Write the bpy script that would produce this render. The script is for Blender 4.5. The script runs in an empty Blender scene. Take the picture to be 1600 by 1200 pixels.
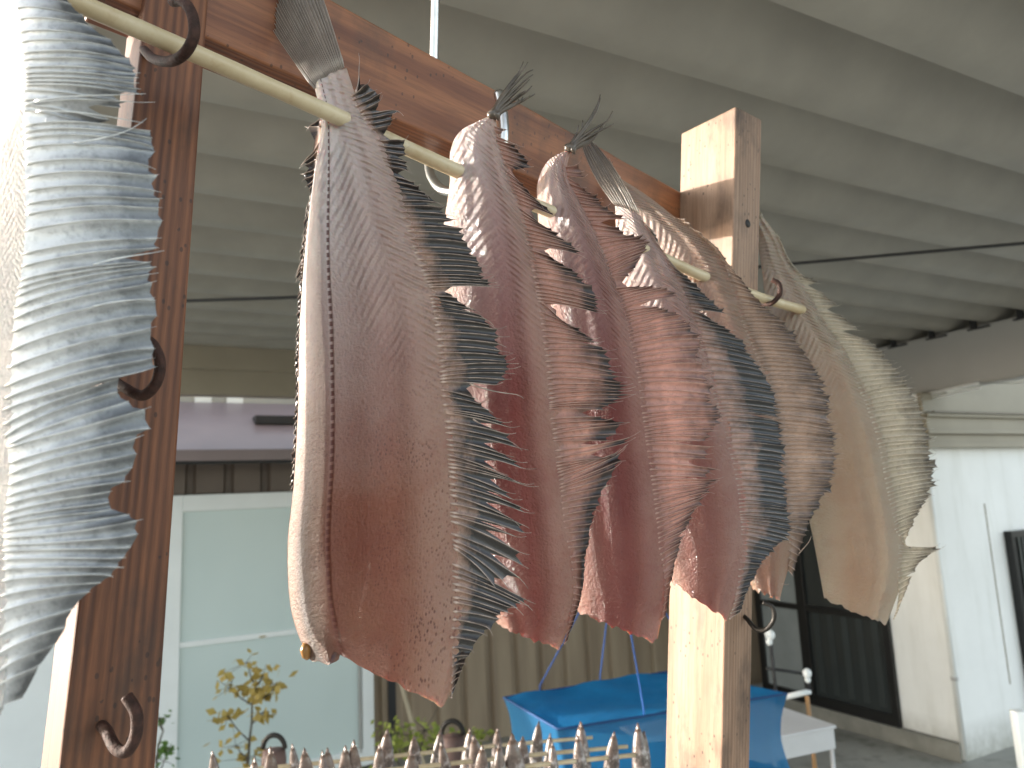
import bpy, bmesh, math, random
from mathutils import Vector, Matrix, noise
from math import sin, cos, tan, radians, pi, sqrt, hypot
random.seed(7)
S = bpy.context.scene; COL = S.collection
# ------------------------------------------------------------------ camera
FPX = 1155.0; PITCH = radians(9); ROLL = radians(2.6); CAMZ = 1.6
CAM = Vector((0, 0, CAMZ))
fw = Vector((0, cos(PITCH), sin(PITCH))); r0 = Vector((1, 0, 0)); u0 = r0.cross(fw)
rt = r0*cos(ROLL)-u0*sin(ROLL); up = u0*cos(ROLL)+r0*sin(ROLL)
cd = bpy.data.cameras.new('camera'); cam = bpy.data.objects.new('camera', cd); COL.objects.link(cam)
m3 = Matrix((rt, up, -fw)).transposed(); cam.matrix_world = Matrix.Translation(CAM) @ m3.to_4x4()
cd.sensor_width = 36; cd.lens = 36*FPX/1600; cd.clip_start = .02; cd.clip_end = 3000
cd.dof.use_dof = True; cd.dof.focus_distance = .50; cd.dof.aperture_fstop = 11
S.camera = cam
# ------------------------------------------------------------------ light
SUN_B, SUN_E = radians(-81), radians(9)      # bearing (from +y, clockwise), elevation
w = bpy.data.worlds.new('World'); S.world = w; w.use_nodes = True
nt = w.node_tree; bg = nt.nodes['Background']
sky = nt.nodes.new('ShaderNodeTexSky'); sky.sky_type = 'NISHITA'; sky.sun_disc = False
sky.sun_elevation = SUN_E; sky.sun_rotation = SUN_B; sky.air_density = 1.0; sky.dust_density = 2.5; sky.ozone_density = 1.0
hs = nt.nodes.new('ShaderNodeHueSaturation'); hs.inputs['Saturation'].default_value = .5; nt.links.new(sky.outputs[0], hs.inputs['Color']); nt.links.new(hs.outputs[0], bg.inputs[0]); bg.inputs[1].default_value = .15
ld = bpy.data.lights.new('sun', 'SUN'); ld.energy = 2.0; ld.angle = radians(.6); ld.color = (1, .95, .87)
sun = bpy.data.objects.new('sun', ld); COL.objects.link(sun)
sd = Vector((sin(SUN_B)*cos(SUN_E), cos(SUN_B)*cos(SUN_E), sin(SUN_E)))
sun.rotation_euler = sd.to_track_quat('Z', 'Y').to_euler()
S.view_settings.view_transform = 'Standard'; S.view_settings.look = 'None'
S.view_settings.exposure = 2.4; S.view_settings.gamma = 1
# ------------------------------------------------------------------ helpers
def ray(x, y): return fw + rt*((x-800)/FPX) - up*((y-600)/FPX)
def at(x, y, z): return CAM + ray(x, y)*z            # z = depth along the optical axis
def onplane(x, y, p, n):
    d = ray(x, y); return CAM + d*((p-CAM).dot(n)/d.dot(n))
AV = Vector((sin(radians(62)), cos(radians(62)), 0)); BV = Vector((-sin(radians(28)), cos(radians(28)), 0)); ZV = Vector((0, 0, 1))
def AB(a, b, z): return AV*a + BV*b + ZV*z           # building frame; z above the floor
def onA(x, y, a): return onplane(x, y, AB(a, 0, 0), AV)
def onB(x, y, b): return onplane(x, y, AB(0, b, 0), BV)
def onZ(x, y, z): return onplane(x, y, Vector((0, 0, z)), ZV)
def ab(p): return p.dot(AV), p.dot(BV), p.z
def lerp(a, b, t): return a+(b-a)*t
def cr(P, t):
    n = len(P)-1; t = max(0, min(.999999, t))*n; i = int(t); f = t-i
    g = lambda k: P[k] if 0 <= k <= n else ([2*a-b for a, b in zip(P[0], P[1])] if k < 0 else [2*a-b for a, b in zip(P[n], P[n-1])])
    a, b, c, d = g(i-1), g(i), g(i+1), g(i+2)
    return [.5*(2*q+(r-p)*f+(2*p-5*q+4*r-s)*f*f+(3*q-p-3*r+s)*f**3) for p, q, r, s in zip(a, b, c, d)]
def tag(o, label=None, cat=None, group=None, kind=None):
    if label: o['label'] = label
    if cat: o['category'] = cat
    if group: o['group'] = group
    if kind: o['kind'] = kind
    return o
def thing(name, loc, label, cat, group=None):
    o = bpy.data.objects.new(name, None); o.empty_display_size = .05; COL.objects.link(o); o.location = loc
    return tag(o, label, cat, group)
class MB:
    def __init__(s): s.v = []; s.f = []; s.at = {}; s.sm = []
    def vert(s, p, **k):
        s.v.append(Vector(p)); i = len(s.v)-1
        for n, x in k.items(): s.at.setdefault(n, {})[i] = x
        return i
    def face(s, *i, smooth=True): s.f.append(i); s.sm.append(smooth)
    def grid(s, rows, smooth=True):
        for a, b in zip(rows[:-1], rows[1:]):
            for i in range(len(a)-1): s.face(a[i], a[i+1], b[i+1], b[i], smooth=smooth)
    def hexa(s, c):                       # 8 corners: bottom 4 ccw, top 4 ccw
        i = [s.vert(p) for p in c]
        for q in ((3, 2, 1, 0), (4, 5, 6, 7), (0, 1, 5, 4), (1, 2, 6, 5), (2, 3, 7, 6), (3, 0, 4, 7)): s.face(*[i[k] for k in q], smooth=False)
    def box(s, o, x, y, z):               # origin corner + three edge vectors
        s.hexa([o, o+x, o+x+y, o+y, o+z, o+x+z, o+x+y+z, o+y+z])
    def abox(s, a0, a1, b0, b1, z0, z1): s.box(AB(a0, b0, z0), AV*(a1-a0), BV*(b1-b0), ZV*(z1-z0))
    def tube(s, P, R, n=8, cap=True, **k):
        P = [Vector(p) for p in P]; rings = []; prev = None
        if not hasattr(R, '__len__'): R = [R]*len(P)
        for i, p in enumerate(P):
            t = (P[min(i+1, len(P)-1)]-P[max(i-1, 0)]).normalized()
            if prev is None: a = t.orthogonal().normalized()
            else: a = (prev-t*prev.dot(t)).normalized()
            prev = a; b = t.cross(a)
            kk = {q: (x[i] if hasattr(x, '__len__') else x) for q, x in k.items()}
            rings.append([s.vert(p+(a*cos(2*pi*j/n)+b*sin(2*pi*j/n))*R[i], **kk) for j in range(n)])
        for a, b in zip(rings[:-1], rings[1:]):
            for j in range(n): s.face(a[j], a[(j+1) % n], b[(j+1) % n], b[j])
        if cap: s.face(*rings[0][::-1]); s.face(*rings[-1])
    def build(s, name, mat, parent=None, loc=None, bevel=0):
        base = Vector(parent.location) if parent and parent.parent is None else Vector((0, 0, 0))
        if parent and parent.parent is not None: base = Vector(parent.parent.location)
        if loc is not None: base = Vector(loc)
        me = bpy.data.meshes.new(name); me.from_pydata([v-base for v in s.v], [], s.f)
        me.polygons.foreach_set('use_smooth', s.sm)
        for n, d in s.at.items():
            a = me.attributes.new(n, 'FLOAT', 'POINT'); L = [0.0]*len(s.v)
            for i, x in d.items(): L[i] = x
            a.data.foreach_set('value', L)
        if mat: me.materials.append(mat)
        me.update(); o = bpy.data.objects.new(name, me); COL.objects.link(o)
        if parent: o.parent = parent
        else: o.location = base
        if bevel:
            m = o.modifiers.new('bevel', 'BEVEL'); m.width = bevel; m.segments = 2; m.limit_method = 'ANGLE'
        return o
# ------------------------------------------------------------------ materials
class NT:
    def __init__(s, name):
        s.m = bpy.data.materials.new(name); s.m.use_nodes = True; s.t = s.m.node_tree; s.b = s.t.nodes['Principled BSDF']
        s.out = s.t.nodes['Material Output']; s._c = None
    def n(s, ty, **k):
        x = s.t.nodes.new('ShaderNode'+ty)
        for a, v in k.items(): setattr(x, a, v)
        return x
    def lk(s, a, b): s.t.links.new(a, b)
    def val(s, sock, v):
        if hasattr(v, 'is_linked'): s.lk(v, sock)
        else: sock.default_value = v
    def math(s, op, a, b=0., c=None, clamp=False):
        x = s.n('Math', operation=op, use_clamp=clamp); s.val(x.inputs[0], a); s.val(x.inputs[1], b)
        if c is not None: s.val(x.inputs[2], c)
        return x.outputs[0]
    def attr(s, name): return s.n('Attribute', attribute_name=name).outputs['Fac']
    def coord(s, scale=(1, 1, 1), kind='Object', rot=(0, 0, 0)):
        c = s.n('TexCoord'); m = s.n('Mapping'); m.inputs['Scale'].default_value = scale; m.inputs['Rotation'].default_value = rot
        s.lk(c.outputs[kind], m.inputs[0]); return m.outputs[0]
    def noise(s, vec, scale, detail=4, rough=.55, dist=0):
        x = s.n('TexNoise'); s.lk(vec, x.inputs['Vector']); x.inputs['Scale'].default_value = scale
        x.inputs['Detail'].default_value = detail; x.inputs['Roughness'].default_value = rough; x.inputs['Distortion'].default_value = dist
        return x.outputs['Fac']
    def ramp(s, f, *st):
        x = s.n('ValToRGB'); s.lk(f, x.inputs[0]); e = x.color_ramp.elements
        while len(e) < len(st): e.new(.5)
        for q, (p, c) in zip(e, st): q.position = p; q.color = (*c, 1) if hasattr(c, '__len__') else (c, c, c, 1)
        return x.outputs[0]
    def mix(s, f, a, b, mode='MIX'):
        x = s.n('Mix', data_type='RGBA', blend_type=mode)
        s.val(x.inputs[0], f)
        for i, v in ((6, a), (7, b)):
            if isinstance(v, tuple): x.inputs[i].default_value = (*v, 1)
            else: s.lk(v, x.inputs[i])
        return x.outputs[2]
    def comb(s, x, y, z=0.):
        c = s.n('CombineXYZ')
        for i, v in enumerate((x, y, z)): s.val(c.inputs[i], v)
        return c.outputs[0]
    def bump(s, h, strength, dist, normal=None):
        x = s.n('Bump'); s.lk(h, x.inputs['Height']); x.inputs['Strength'].default_value = strength; x.inputs['Distance'].default_value = dist
        if normal is not None: s.lk(normal, x.inputs['Normal'])
        return x.outputs[0]
    def set(s, **k):
        for a, v in k.items():
            q = s.b.inputs[a.replace('_', ' ')]
            if isinstance(v, tuple): q.default_value = (*v, 1)
            else: s.val(q, v)
        return s
DK = .76
def dim(c): return tuple(x*DK for x in c)
def simple(name, c, rough=.6, metal=0, var=.12, scale=6, bump=.2, bscale=40, bd=.002, spec=.5):
    if max(c) < .58: c = dim(c)
    t = NT(name); v = t.coord(); n = t.noise(v, scale, 5)
    k = lambda f: tuple(min(1, x*f) for x in c)
    t.set(Base_Color=t.ramp(n, (.3, k(1-var)), (.7, k(1+var))), Roughness=rough, Metallic=metal)
    t.b.inputs['Specular IOR Level'].default_value = spec
    if bump: t.set(Normal=t.bump(t.noise(v, bscale, 3), bump, bd))
    return t.m
def mwood(name, dark, light, stain=.5, axis=2, rough=.55, speck=.6):
    dark, light = dim(dark), dim(light); t = NT(name); sc = [1, 1, 1]; sc[axis] = .05
    v = t.coord(tuple(sc))
    big = t.noise(v, 55, 3, .5, 1.2)
    wv = t.n('TexWave', wave_type='BANDS', bands_direction='X' if axis != 0 else 'Y'); t.lk(v, wv.inputs['Vector'])
    wv.inputs['Scale'].default_value = 60; wv.inputs['Distortion'].default_value = 5; wv.inputs['Detail'].default_value = 2; wv.inputs['Detail Scale'].default_value = .7
    fine = t.noise(v, 420, 3, .7)
    g = t.math('ADD', t.math('MULTIPLY', wv.outputs['Fac'], .3), t.math('MULTIPLY', big, .7))
    c = t.ramp(g, (.25, dark), (.5, lerp(Vector(dark), Vector(light), .55)[:]), (.75, light))
    c = t.mix(t.math('MULTIPLY', t.ramp(fine, (.35, 1.), (.6, 0.)), .35), c, tuple(x*.35 for x in dark))
    vv = t.coord(); st = t.ramp(t.noise(t.coord((1, 1, .45)), 16, 6, .65), (.52, 0.), (.72, 1.))
    c = t.mix(t.math('MULTIPLY', st, stain), c, (.035, .022, .016))
    dots = t.n('TexVoronoi'); t.lk(t.coord((1, 1, .6)), dots.inputs['Vector']); dots.inputs['Scale'].default_value = 170
    dd = t.math('MULTIPLY', t.math('LESS_THAN', dots.outputs['Distance'], .17), t.math('GREATER_THAN', t.noise(vv, 22, 3), .5))
    c = t.mix(t.math('MULTIPLY', dd, speck), c, (.02, .012, .01))
    h = t.math('ADD', t.math('MULTIPLY', g, 1.), t.math('MULTIPLY', fine, .5))
    t.set(Base_Color=c, Roughness=rough, Normal=t.bump(h, .5, .0012)); return t.m

def fishskin(name, pale, flesh, deep, lateral=None, belly=0., blood=0., sheen=0., dots=.5, gloss=.30, wet=.45, silver=0., translucent=.25, chev=1.):
    pale, flesh, deep = dim(pale), dim(flesh), dim(deep); t = NT(name); un, vm, dm, vn = (t.attr(k) for k in ('un', 'vm', 'dm', 'vn'))
    uv = t.comb(dm, vm); w = t.coord()
    big = t.noise(uv, 14, 4, .6)
    c = t.ramp(big, (.3, flesh), (.7, deep))
    # blood-rich middle, paler towards both borders and the tail
    edge = t.math('ABSOLUTE', t.math('SUBTRACT', un, .52)); e = t.ramp(edge, (.12, 0.), (.46, 1.))
    c = t.mix(t.math('MULTIPLY', e, .85), c, pale)
    tl = t.ramp(vn, (.0, 1.), (.42, 0.)); c = t.mix(t.math('MULTIPLY', tl, .7), c, pale)
    patch = t.ramp(t.noise(uv, 30, 5, .7), (.5, 0.), (.68, 1.)); c = t.mix(t.math('MULTIPLY', patch, .35), c, deep)
    if blood:
        bm2 = t.math('MULTIPLY', t.ramp(t.math('ABSOLUTE', t.math('SUBTRACT', un, .5)), (.05, 1.), (.33, 0.)), t.ramp(t.math('ADD', vn, t.math('MULTIPLY', big, .3)), (.45, 0.), (.65, 1.), (.95, 1.), (1.15, .4)))
        c = t.mix(t.math('MULTIPLY', bm2, blood), c, deep)
    # chevron muscle blocks beside the fin base
    ph = t.math('ADD', t.math('MULTIPLY', vm, 1150.), t.math('MULTIPLY', dm, 900.))
    ph = t.math('ADD', ph, t.math('MULTIPLY', t.noise(uv, 60, 2), 4.))
    cw = t.math('SINE', ph); mk = t.ramp(dm, (.0, .2), (.004, .8), (.018, .7), (.026, 0.))
    mk = t.math('MULTIPLY', mk, t.ramp(vn, (.05, .6), (.4, 1.), (.62, .15), (.8, 0.)))
    ph2 = t.math('SUBTRACT', t.math('MULTIPLY', vm, 900.), t.math('MULTIPLY', dm, 1000.))
    cw2 = t.math('MULTIPLY', t.math('SINE', ph2), t.ramp(dm, (.022, 0.), (.032, .9), (.05, .5), (.062, 0.)))
    cw2 = t.math('MULTIPLY', cw2, t.ramp(vn, (.0, 1.), (.4, .6), (.58, 0.)))
    chv = t.math('MULTIPLY', t.math('ADD', t.math('MULTIPLY', cw, mk), cw2), t.math('MULTIPLY', t.ramp(t.noise(t.comb(dm, vm), 75, 3, .7), (.35, .1), (.62, 1.)), chev))
    c = t.mix(t.math('MULTIPLY', t.math('ADD', chv, 0., clamp=True), .45), c, tuple(min(1, x*1.6) for x in pale))
    # scales
    vo = t.n('TexVoronoi'); t.lk(t.comb(dm, t.math('MULTIPLY', vm, .7)), vo.inputs['Vector']); vo.inputs['Scale'].default_value = 560; vo.inputs['Randomness'].default_value = .8
    pit = t.ramp(vo.outputs['Distance'], (.2, 1.), (.42, 0.))
    dk = t.math('MULTIPLY', pit, t.ramp(t.noise(uv, 22, 4, .7), (.4, 0.), (.62, 1.)))
    dk = t.math('MULTIPLY', dk, t.ramp(vn, (.2, 0.), (.5, .8), (1., 1.)))
    c = t.mix(t.math('MULTIPLY', dk, dots), c, (.09, .02, .015))
    if sheen:
        sm = t.math('MULTIPLY', t.ramp(t.math('ADD', un, t.math('MULTIPLY', t.noise(uv, 40, 4), .1)), (.38, 1.), (1.05, .35)), t.ramp(t.math('ADD', vn, t.math('MULTIPLY', big, .2)), (.3, 1.), (.78, 0.)))
        sm = t.math('MULTIPLY', sm, sheen); c = t.mix(sm, c, (.82, .74, .71))  # silvery upper skin, with bright wet highlights painted into the base colour
    if lateral is not None:
        lx = t.math('ADD', un, t.math('MULTIPLY', t.math('SUBTRACT', t.noise(t.comb(0., vm), 6, 2), .5), .03))
        dd = t.math('ABSOLUTE', t.math('SUBTRACT', lx, lateral))
        ln = t.ramp(dd, (.005, 1.), (.014, 0.)); bd = t.math('GREATER_THAN', t.math('SINE', t.math('MULTIPLY', vm, 1300.)), -.35)
        c = t.mix(t.math('MULTIPLY', t.math('MULTIPLY', ln, bd), .85), c, (.10, .02, .018))
        halo = t.ramp(dd, (.0, 1.), (.09, 0.)); c = t.mix(t.math('MULTIPLY', t.math('MULTIPLY', halo, t.ramp(vn, (.5, 0.), (.9, .6))), 1.), c, deep)
        lh = t.math('MULTIPLY', ln, -1.5)
    if belly:
        bm_ = t.math('MULTIPLY', t.ramp(un, (.05, .2), (.12, 1.), (.26, 0.)), t.ramp(vn, (.5, 0.), (.74, 1.)))
        c = t.mix(t.math('MULTIPLY', bm_, belly), c, (.045, .040, .033))
    if silver:
        sv = t.ramp(t.noise(uv, 25, 4, .6), (.35, 0.), (.6, 1.)); c = t.mix(t.math('MULTIPLY', sv, silver), c, (.42, .44, .46))
    h = t.math('ADD', t.math('MULTIPLY', vo.outputs['Distance'], .6), t.math('MULTIPLY', chv, 2.4))
    h = t.math('ADD', h, t.math('MULTIPLY', t.noise(uv, 330, 5, .75), 2.0))
    if lateral is not None: h = t.math('ADD', h, lh)
    n1 = t.bump(h, 1., .0009); n2 = t.bump(t.noise(uv, 45, 3), .3, .004, n1)
    rr = t.ramp(t.noise(uv, 90, 3), (.3, gloss), (.7, gloss+.18))
    t.set(Base_Color=c, Roughness=rr, Normal=n2)
    b = t.b.inputs; b['Subsurface Weight'].default_value = .25; b['Subsurface Radius'].default_value = (.012, .004, .002); b['Subsurface Scale'].default_value = 1.
    b['Specular IOR Level'].default_value = wet; b['Coat Weight'].default_value = .45; b['Coat Roughness'].default_value = .09
    t.lk(n1, b['Coat Normal'])
    tr = t.n('BsdfTranslucent'); t.lk(t.mix(.5, c, deep), tr.inputs[0]); mx = t.n('MixShader'); mx.inputs[0].default_value = translucent
    t.lk(t.b.outputs[0], mx.inputs[1]); t.lk(tr.outputs[0], mx.inputs[2]); t.lk(mx.outputs[0], t.out.inputs[0])
    return t.m
def finskin(name, inner, dark, rayc, t0=.1, t1=.6, rough=.3, metal=0., trans=.3, amount=1.):
    inner, dark = dim(inner), dim(dark); t = NT(name); ta, rd = t.attr('ft'), t.attr('rid'); w = t.coord()
    nz = t.noise(w, 70, 5, .7)
    f = t.math('ADD', ta, t.math('MULTIPLY', t.math('SUBTRACT', nz, .5), .7))
    f = t.math('MULTIPLY', t.ramp(f, (t0, 0.), (t1, 1.)), amount)
    c = t.mix(f, inner, dark)
    c = t.mix(t.math('MULTIPLY', t.ramp(t.noise(w, 240, 4, .8), (.5, 0.), (.7, 1.)), .4), c, tuple(x*.3 for x in dark))
    rf = t.math('MULTIPLY', t.math('MULTIPLY', rd, t.ramp(ta, (.0, .6), (.06, .75), (.12, .2), (.4, 1.))), t.ramp(t.noise(w, 120, 3), (.3, .35), (.6, 1.)))
    c = t.mix(rf, c, t.mix(t.math('MULTIPLY', f, .3), rayc, dark))  # pale rays, their glossy highlights painted in as brighter ray colour
    t.set(Base_Color=c, Roughness=rough, Metallic=metal, Normal=t.bump(t.noise(w, 600, 3, .7), .5, .0004))
    t.b.inputs['Specular IOR Level'].default_value = .6; t.b.inputs['Coat Weight'].default_value = .3; t.b.inputs['Coat Roughness'].default_value = .2
    tr = t.n('BsdfTranslucent'); t.lk(c, tr.inputs[0]); mx = t.n('MixShader'); mx.inputs[0].default_value = trans
    t.lk(t.b.outputs[0], mx.inputs[1]); t.lk(tr.outputs[0], mx.inputs[2]); t.lk(mx.outputs[0], t.out.inputs[0])
    return t.m
M = {}
M['ceiling'] = simple('painted_steel', (.43, .405, .35), .45, var=.10, scale=5, bump=.08, bscale=14, bd=.01)
M['beam'] = simple('grey_painted_beam', (.56, .55, .52), .5, var=.05, scale=3, bump=.05)
M['header'] = simple('tan_painted_beam', (.40, .35, .26), .5, var=.07, scale=4, bump=.05)
M['brown_trim'] = simple('brown_aluminium', (.16, .12, .08), .45, var=.1)
M['black'] = simple('black_rubber', (.02, .02, .022), .6, bump=0)
M['rust'] = simple('rusty_iron', (.06, .026, .018), .75, metal=.25, var=.5, scale=220, bump=.9, bscale=500, bd=.001)
M['iron'] = simple('dark_iron', (.05, .045, .04), .5, metal=.6, var=.3, scale=150, bump=.5, bscale=500, bd=.0006)
M['steel'] = simple('galvanised_steel', (.62, .61, .58), .28, metal=1., var=.12, scale=90, bump=.15, bscale=300, bd=.0004)
M['bamboo'] = None
M['wood_left'] = mwood('weathered_reddish_timber', (.11, .036, .015), (.30, .115, .046), .85, rough=.6)
M['wood_right'] = mwood('planed_pale_timber', (.31, .18, .11), (.45, .29, .195), .95, rough=.55, speck=.7)
M['wood_beam'] = mwood('reddish_brown_board', (.19, .058, .022), (.40, .155, .062), .6, axis=0, rough=.5)
# ------------------------------------------------------------------ ground
g = MB(); R_ = 1500
g.hexa([Vector((x, y, z)) for z in (-.5, 0) for x, y in ((-R_, -R_), (R_, -R_), (R_, R_), (-R_, R_))])
t = NT('stained_concrete'); v = t.coord()
c = t.ramp(t.noise(v, 1.3, 8, .6), (.3, (.22, .22, .19)), (.7, (.38, .37, .33)))
c = t.mix(t.math('MULTIPLY', t.ramp(t.noise(v, 5, 6, .7), (.5, 0.), (.65, 1.)), .5), c, (.08, .09, .06))
t.set(Base_Color=c, Roughness=.75, Normal=t.bump(t.noise(v, 60, 6, .7), .4, .006))
tag(g.build('ground', t.m), kind='structure')
# ------------------------------------------------------------------ carport roof
H = CAMZ+.92; PIT = .285*.92
roof = thing('carport_roof', AB(2, 1, H), 'beige folded steel carport ceiling running over the drying rack', 'carport roof')
prof = [(0, 0), (.03, .012), (.09, .105), (.14, .122), (.24, .125), (.34, .112), (.50, .068), (.66, .026), (.78, .005), (.86, 0), (1, 0)]
a0, a1 = -.35, 4.55; bs = []
b = .963*.92-PIT*4; bend = 4.37
k = 0; mb = MB()
while b+PIT*k < bend:
    st_ = [(b+PIT*(k+q), h) for q, h in prof if b+PIT*(k+q) <= bend+.001]
    if len(st_) > 1:
        for th in (0, .012):
            rows = [[mb.vert(AB(a, bb, H+h+th)) for bb, h in st_] for a in (a0, 1, 2.5, a1+.08)]
            mb.grid(rows if not th else [r_[::-1] for r_ in rows])
    k += 1
o = mb.build('corrugated_sheet', M['ceiling'], roof)
mb = MB(); mb.abox(a1-.06, a1+.06, -.2, 3.6, CAMZ+.565, H-.01); mb.build('side_beam', M['beam'], roof, bevel=.006)
mb = MB(); mb.abox(a0, a1+2.5, bend, bend+.10, CAMZ+.66, H+.10)
mb.abox(a0, a1+2.5, bend-.03, bend, CAMZ+.80, CAMZ+.93); mb.build('header_beam', M['header'], roof, bevel=.004)
mb = MB(); mb.abox(a1+.062, a1+.075, 1.0, bend, H-.01, H+.16); mb.build('end_closure', M['ceiling'], roof)
# dark rubber closers where the folds meet the side beam
for j in range(16):
    bb = b+PIT*(k-1-j)
    if bb < 1.2: break
    mb = MB(); tt = a1-.075
    mb.box(AB(tt, bb+.045, H-.03), AV*.012, BV*.035, ZV*.115); mb.box(AB(tt-.002, bb-.03, H-.034), AV*.012, BV*.13, ZV*.010)
    mb.build('fold_closer', M['black'], roof)
# cables
def cable(P, r, mat, label):
    c0 = P[0]; mb = MB(); pts = []
    for i in range(len(P)-1):
        for q in range(12): pts.append(lerp(P[i], P[i+1], q/12))
    pts.append(P[-1]); mb.tube(pts, r, 8)
    return tag(mb.build('overhead_cable', mat, loc=c0), label, 'cable')
zc = CAMZ+.72
p0 = onZ(1600, 380, zc); p1 = onZ(1250, 411, zc); q1 = onZ(290, 470, zc-.05)
mb = MB(); P = [p0+(p0-p1)*1.5, p0, p1, q1, q1+(q1-p1)*.2]; P = [p for p in P]
pts = []
for i in range(len(P)-1):
    for q in range(14): pts.append(lerp(P[i], P[i+1], q/14)-ZV*(.02*sin(pi*q/14) if i == 2 else 0))
mb.tube(pts, .0055, 8); tag(mb.build('overhead_cable', M['black'], loc=pts[0]), 'thin dark cable strung below the carport ceiling', 'cable')
# ------------------------------------------------------------------ white building on the right
WA, WB = 4.37, 2.85
t = NT('white_siding'); v = t.coord(); c = t.ramp(t.noise(v, 2.2, 6, .6), (.35, (.85, .85, .82)), (.7, (.92, .92, .89)))
st = t.ramp(t.noise(t.coord((1, 1, .15)), 9, 5, .6), (.5, 0.), (.75, 1.)); c = t.mix(t.math('MULTIPLY', st, .25), c, (.45, .44, .36))
sp = t.n('SeparateXYZ'); t.lk(t.coord(), sp.inputs[0]); low = t.ramp(sp.outputs[2], (.0, 1.), (.22, 0.))
c = t.mix(t.math('MULTIPLY', low, t.math('MULTIPLY', t.noise(v, 14, 5, .7), 1.2)), c, (.20, .19, .13))
t.set(Base_Color=c, Roughness=.6, Normal=t.bump(t.noise(v, 30, 4), .15, .004)); M['white_wall'] = t.m
M['dark_alu'] = simple('dark_bronze_aluminium', (.022, .022, .022), .35, metal=.3, var=.2)
gl = NT('window_glass_dark'); gl.set(Base_Color=(.03, .035, .035), Roughness=.08); gl.b.inputs['Specular IOR Level'].default_value = .7; M['glass_dark'] = gl.m
M['pane_pale'] = simple('frosted_pane_grey', (.33, .36, .36), .25, var=.1, scale=5, bump=.05)
wb = thing('white_building', AB(WA+1, WB+1, 0), 'bright white building on the right with dark framed window and shutter', 'building')
mb = MB(); mb.abox(WA, WA+5, WB, WB+1.4, 0, CAMZ+.55); mb.build('wall', M['white_wall'], wb)
mb = MB()   # eave bands facing the camera
mb.abox(WA-.05, WA+5, WB-.06, WB-.001, CAMZ+.205, CAMZ+.235); mb.abox(WA-.03, WA+5, WB-.045, WB-.001, CAMZ+.235, CAMZ+.29)
mb.abox(WA-.05, WA+5, WB-.07, WB-.001, CAMZ+.29, CAMZ+.315); mb.abox(WA-.03, WA+5, WB-.05, WB-.001, CAMZ+.315, CAMZ+.395); mb.abox(WA-.05, WA+5, WB-.075, WB-.001, CAMZ+.395, CAMZ+.415)
mb.build('eave_band', M['header'], wb, bevel=.002)
mb = MB(); mb.abox(WA-.004, WA+5, WB-.09, WB-.076, CAMZ+.418, CAMZ+.428); mb.abox(WA-.004, WA+5, WB-.052, WB-.0455, CAMZ+.286, CAMZ+.2895); mb.build('eave_trim', M['brown_trim'], wb)
mb = MB(); mb.abox(WA-.02, WA+5, WB-.03, WB-.001, CAMZ+.43, CAMZ+.55); mb.build('fascia_board', M['header'], wb)
mb = MB(); mb.abox(4.66, WA+5, WB, WB+1.4, CAMZ+.552, CAMZ+.86); mb.build('upper_wall', M['header'], wb)
mb = MB(); mb.abox(4.66, WA+5.2, WB-.05, WB+1.45, CAMZ+.861, CAMZ+.90); mb.build('roof', M['beam'], wb)
# window in the face towards the rack
wr = ab(onA(1412, 1140, WA)); wl = ab(onA(1205, 1085, WA)); wm = ab(onA(1262, 1000, WA)); b0w, b1w = wr[1], wl[1]+.05; zb = wr[2]+.01; ztw = CAMZ+.12
win = MB()
fr = .05
win.abox(WA-.03, WA-.002, b0w, b0w+fr, zb, ztw); win.abox(WA-.03, WA-.002, b1w-fr, b1w, zb, ztw)
win.abox(WA-.03, WA-.002, b0w+fr, b1w-fr, zb, zb+.07); win.abox(WA-.03, WA-.002, b0w+fr, b1w-fr, ztw-fr, ztw)
win.abox(WA-.034, WA-.002, wm[1]-.04, wm[1]+.04, zb+.07, ztw-fr)
zr = ab(onA(1330, 958, WA))[2]
win.abox(WA-.034, WA-.002, b0w+fr, wm[1]-.04, zr-.02, zr+.02); win.abox(WA-.034, WA-.002, wm[1]+.04, b1w-fr, zr-.02, zr+.02)
wo = win.build('window', M['dark_alu'], wb, bevel=.003)
mb = MB(); mb.abox(WA-.012, WA-.003, b0w+fr, wm[1]-.04, zb+.07, ztw-fr); mb.build('pane', M['glass_dark'], wo)
mb = MB(); mb.abox(WA-.012, WA-.003, wm[1]+.04, b1w-fr, zb+.07, ztw-fr); mb.build('pane', M['pane_pale'], wo)
mb = MB(); n_ = 5   # curtain folds seen behind the glass
for j in range(n_):
    bb = lerp(b0w+.12, wm[1]-.1, j/(n_-1)); mb.abox(WA-.0145, WA-.0125, bb-.03, bb+.02, zb+.1, zr-.03)
mb.build('curtain_fold', simple('dim_curtain', (.032, .042, .042), .5, var=.2, bump=0), wo)
mb = MB(); mb.abox(WA-.05, WA-.002, WB+.0, b1w+.6, 0, .10); mb.build('footing', simple('concrete_footing', (.30, .29, .25), .8, var=.25), wb, bevel=.004)
dp = MB(); pa = AB(WA-.012, WB+.05, 0); 
cl = onA(1500, 1060, WA); mb = MB(); mb.tube([AB(WA-.022, cl.dot(BV)+.02, .02), AB(WA-.022, cl.dot(BV)+.02, CAMZ+.2)], .016, 12)
mb.build('downpipe', simple('white_pvc', (.72, .73, .70), .35, var=.06, bump=0), wb)
mb = MB(); mb.tube([AB(WA-.022, cl.dot(BV)+.02, cl.z-.01), AB(WA-.022, cl.dot(BV)+.02, cl.z+.01)], .020, 12); mb.build('pipe_clip', M['beam'], wb)
sh = onB(1567, 830, WB); mb = MB(); sa = sh.dot(AV)
mb.abox(sa, sa+1.2, WB-.05, WB-.002, .05, sh.z); shp = mb.build('shutter', M['dark_alu'], wb, bevel=.003)
mb = MB()
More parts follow.
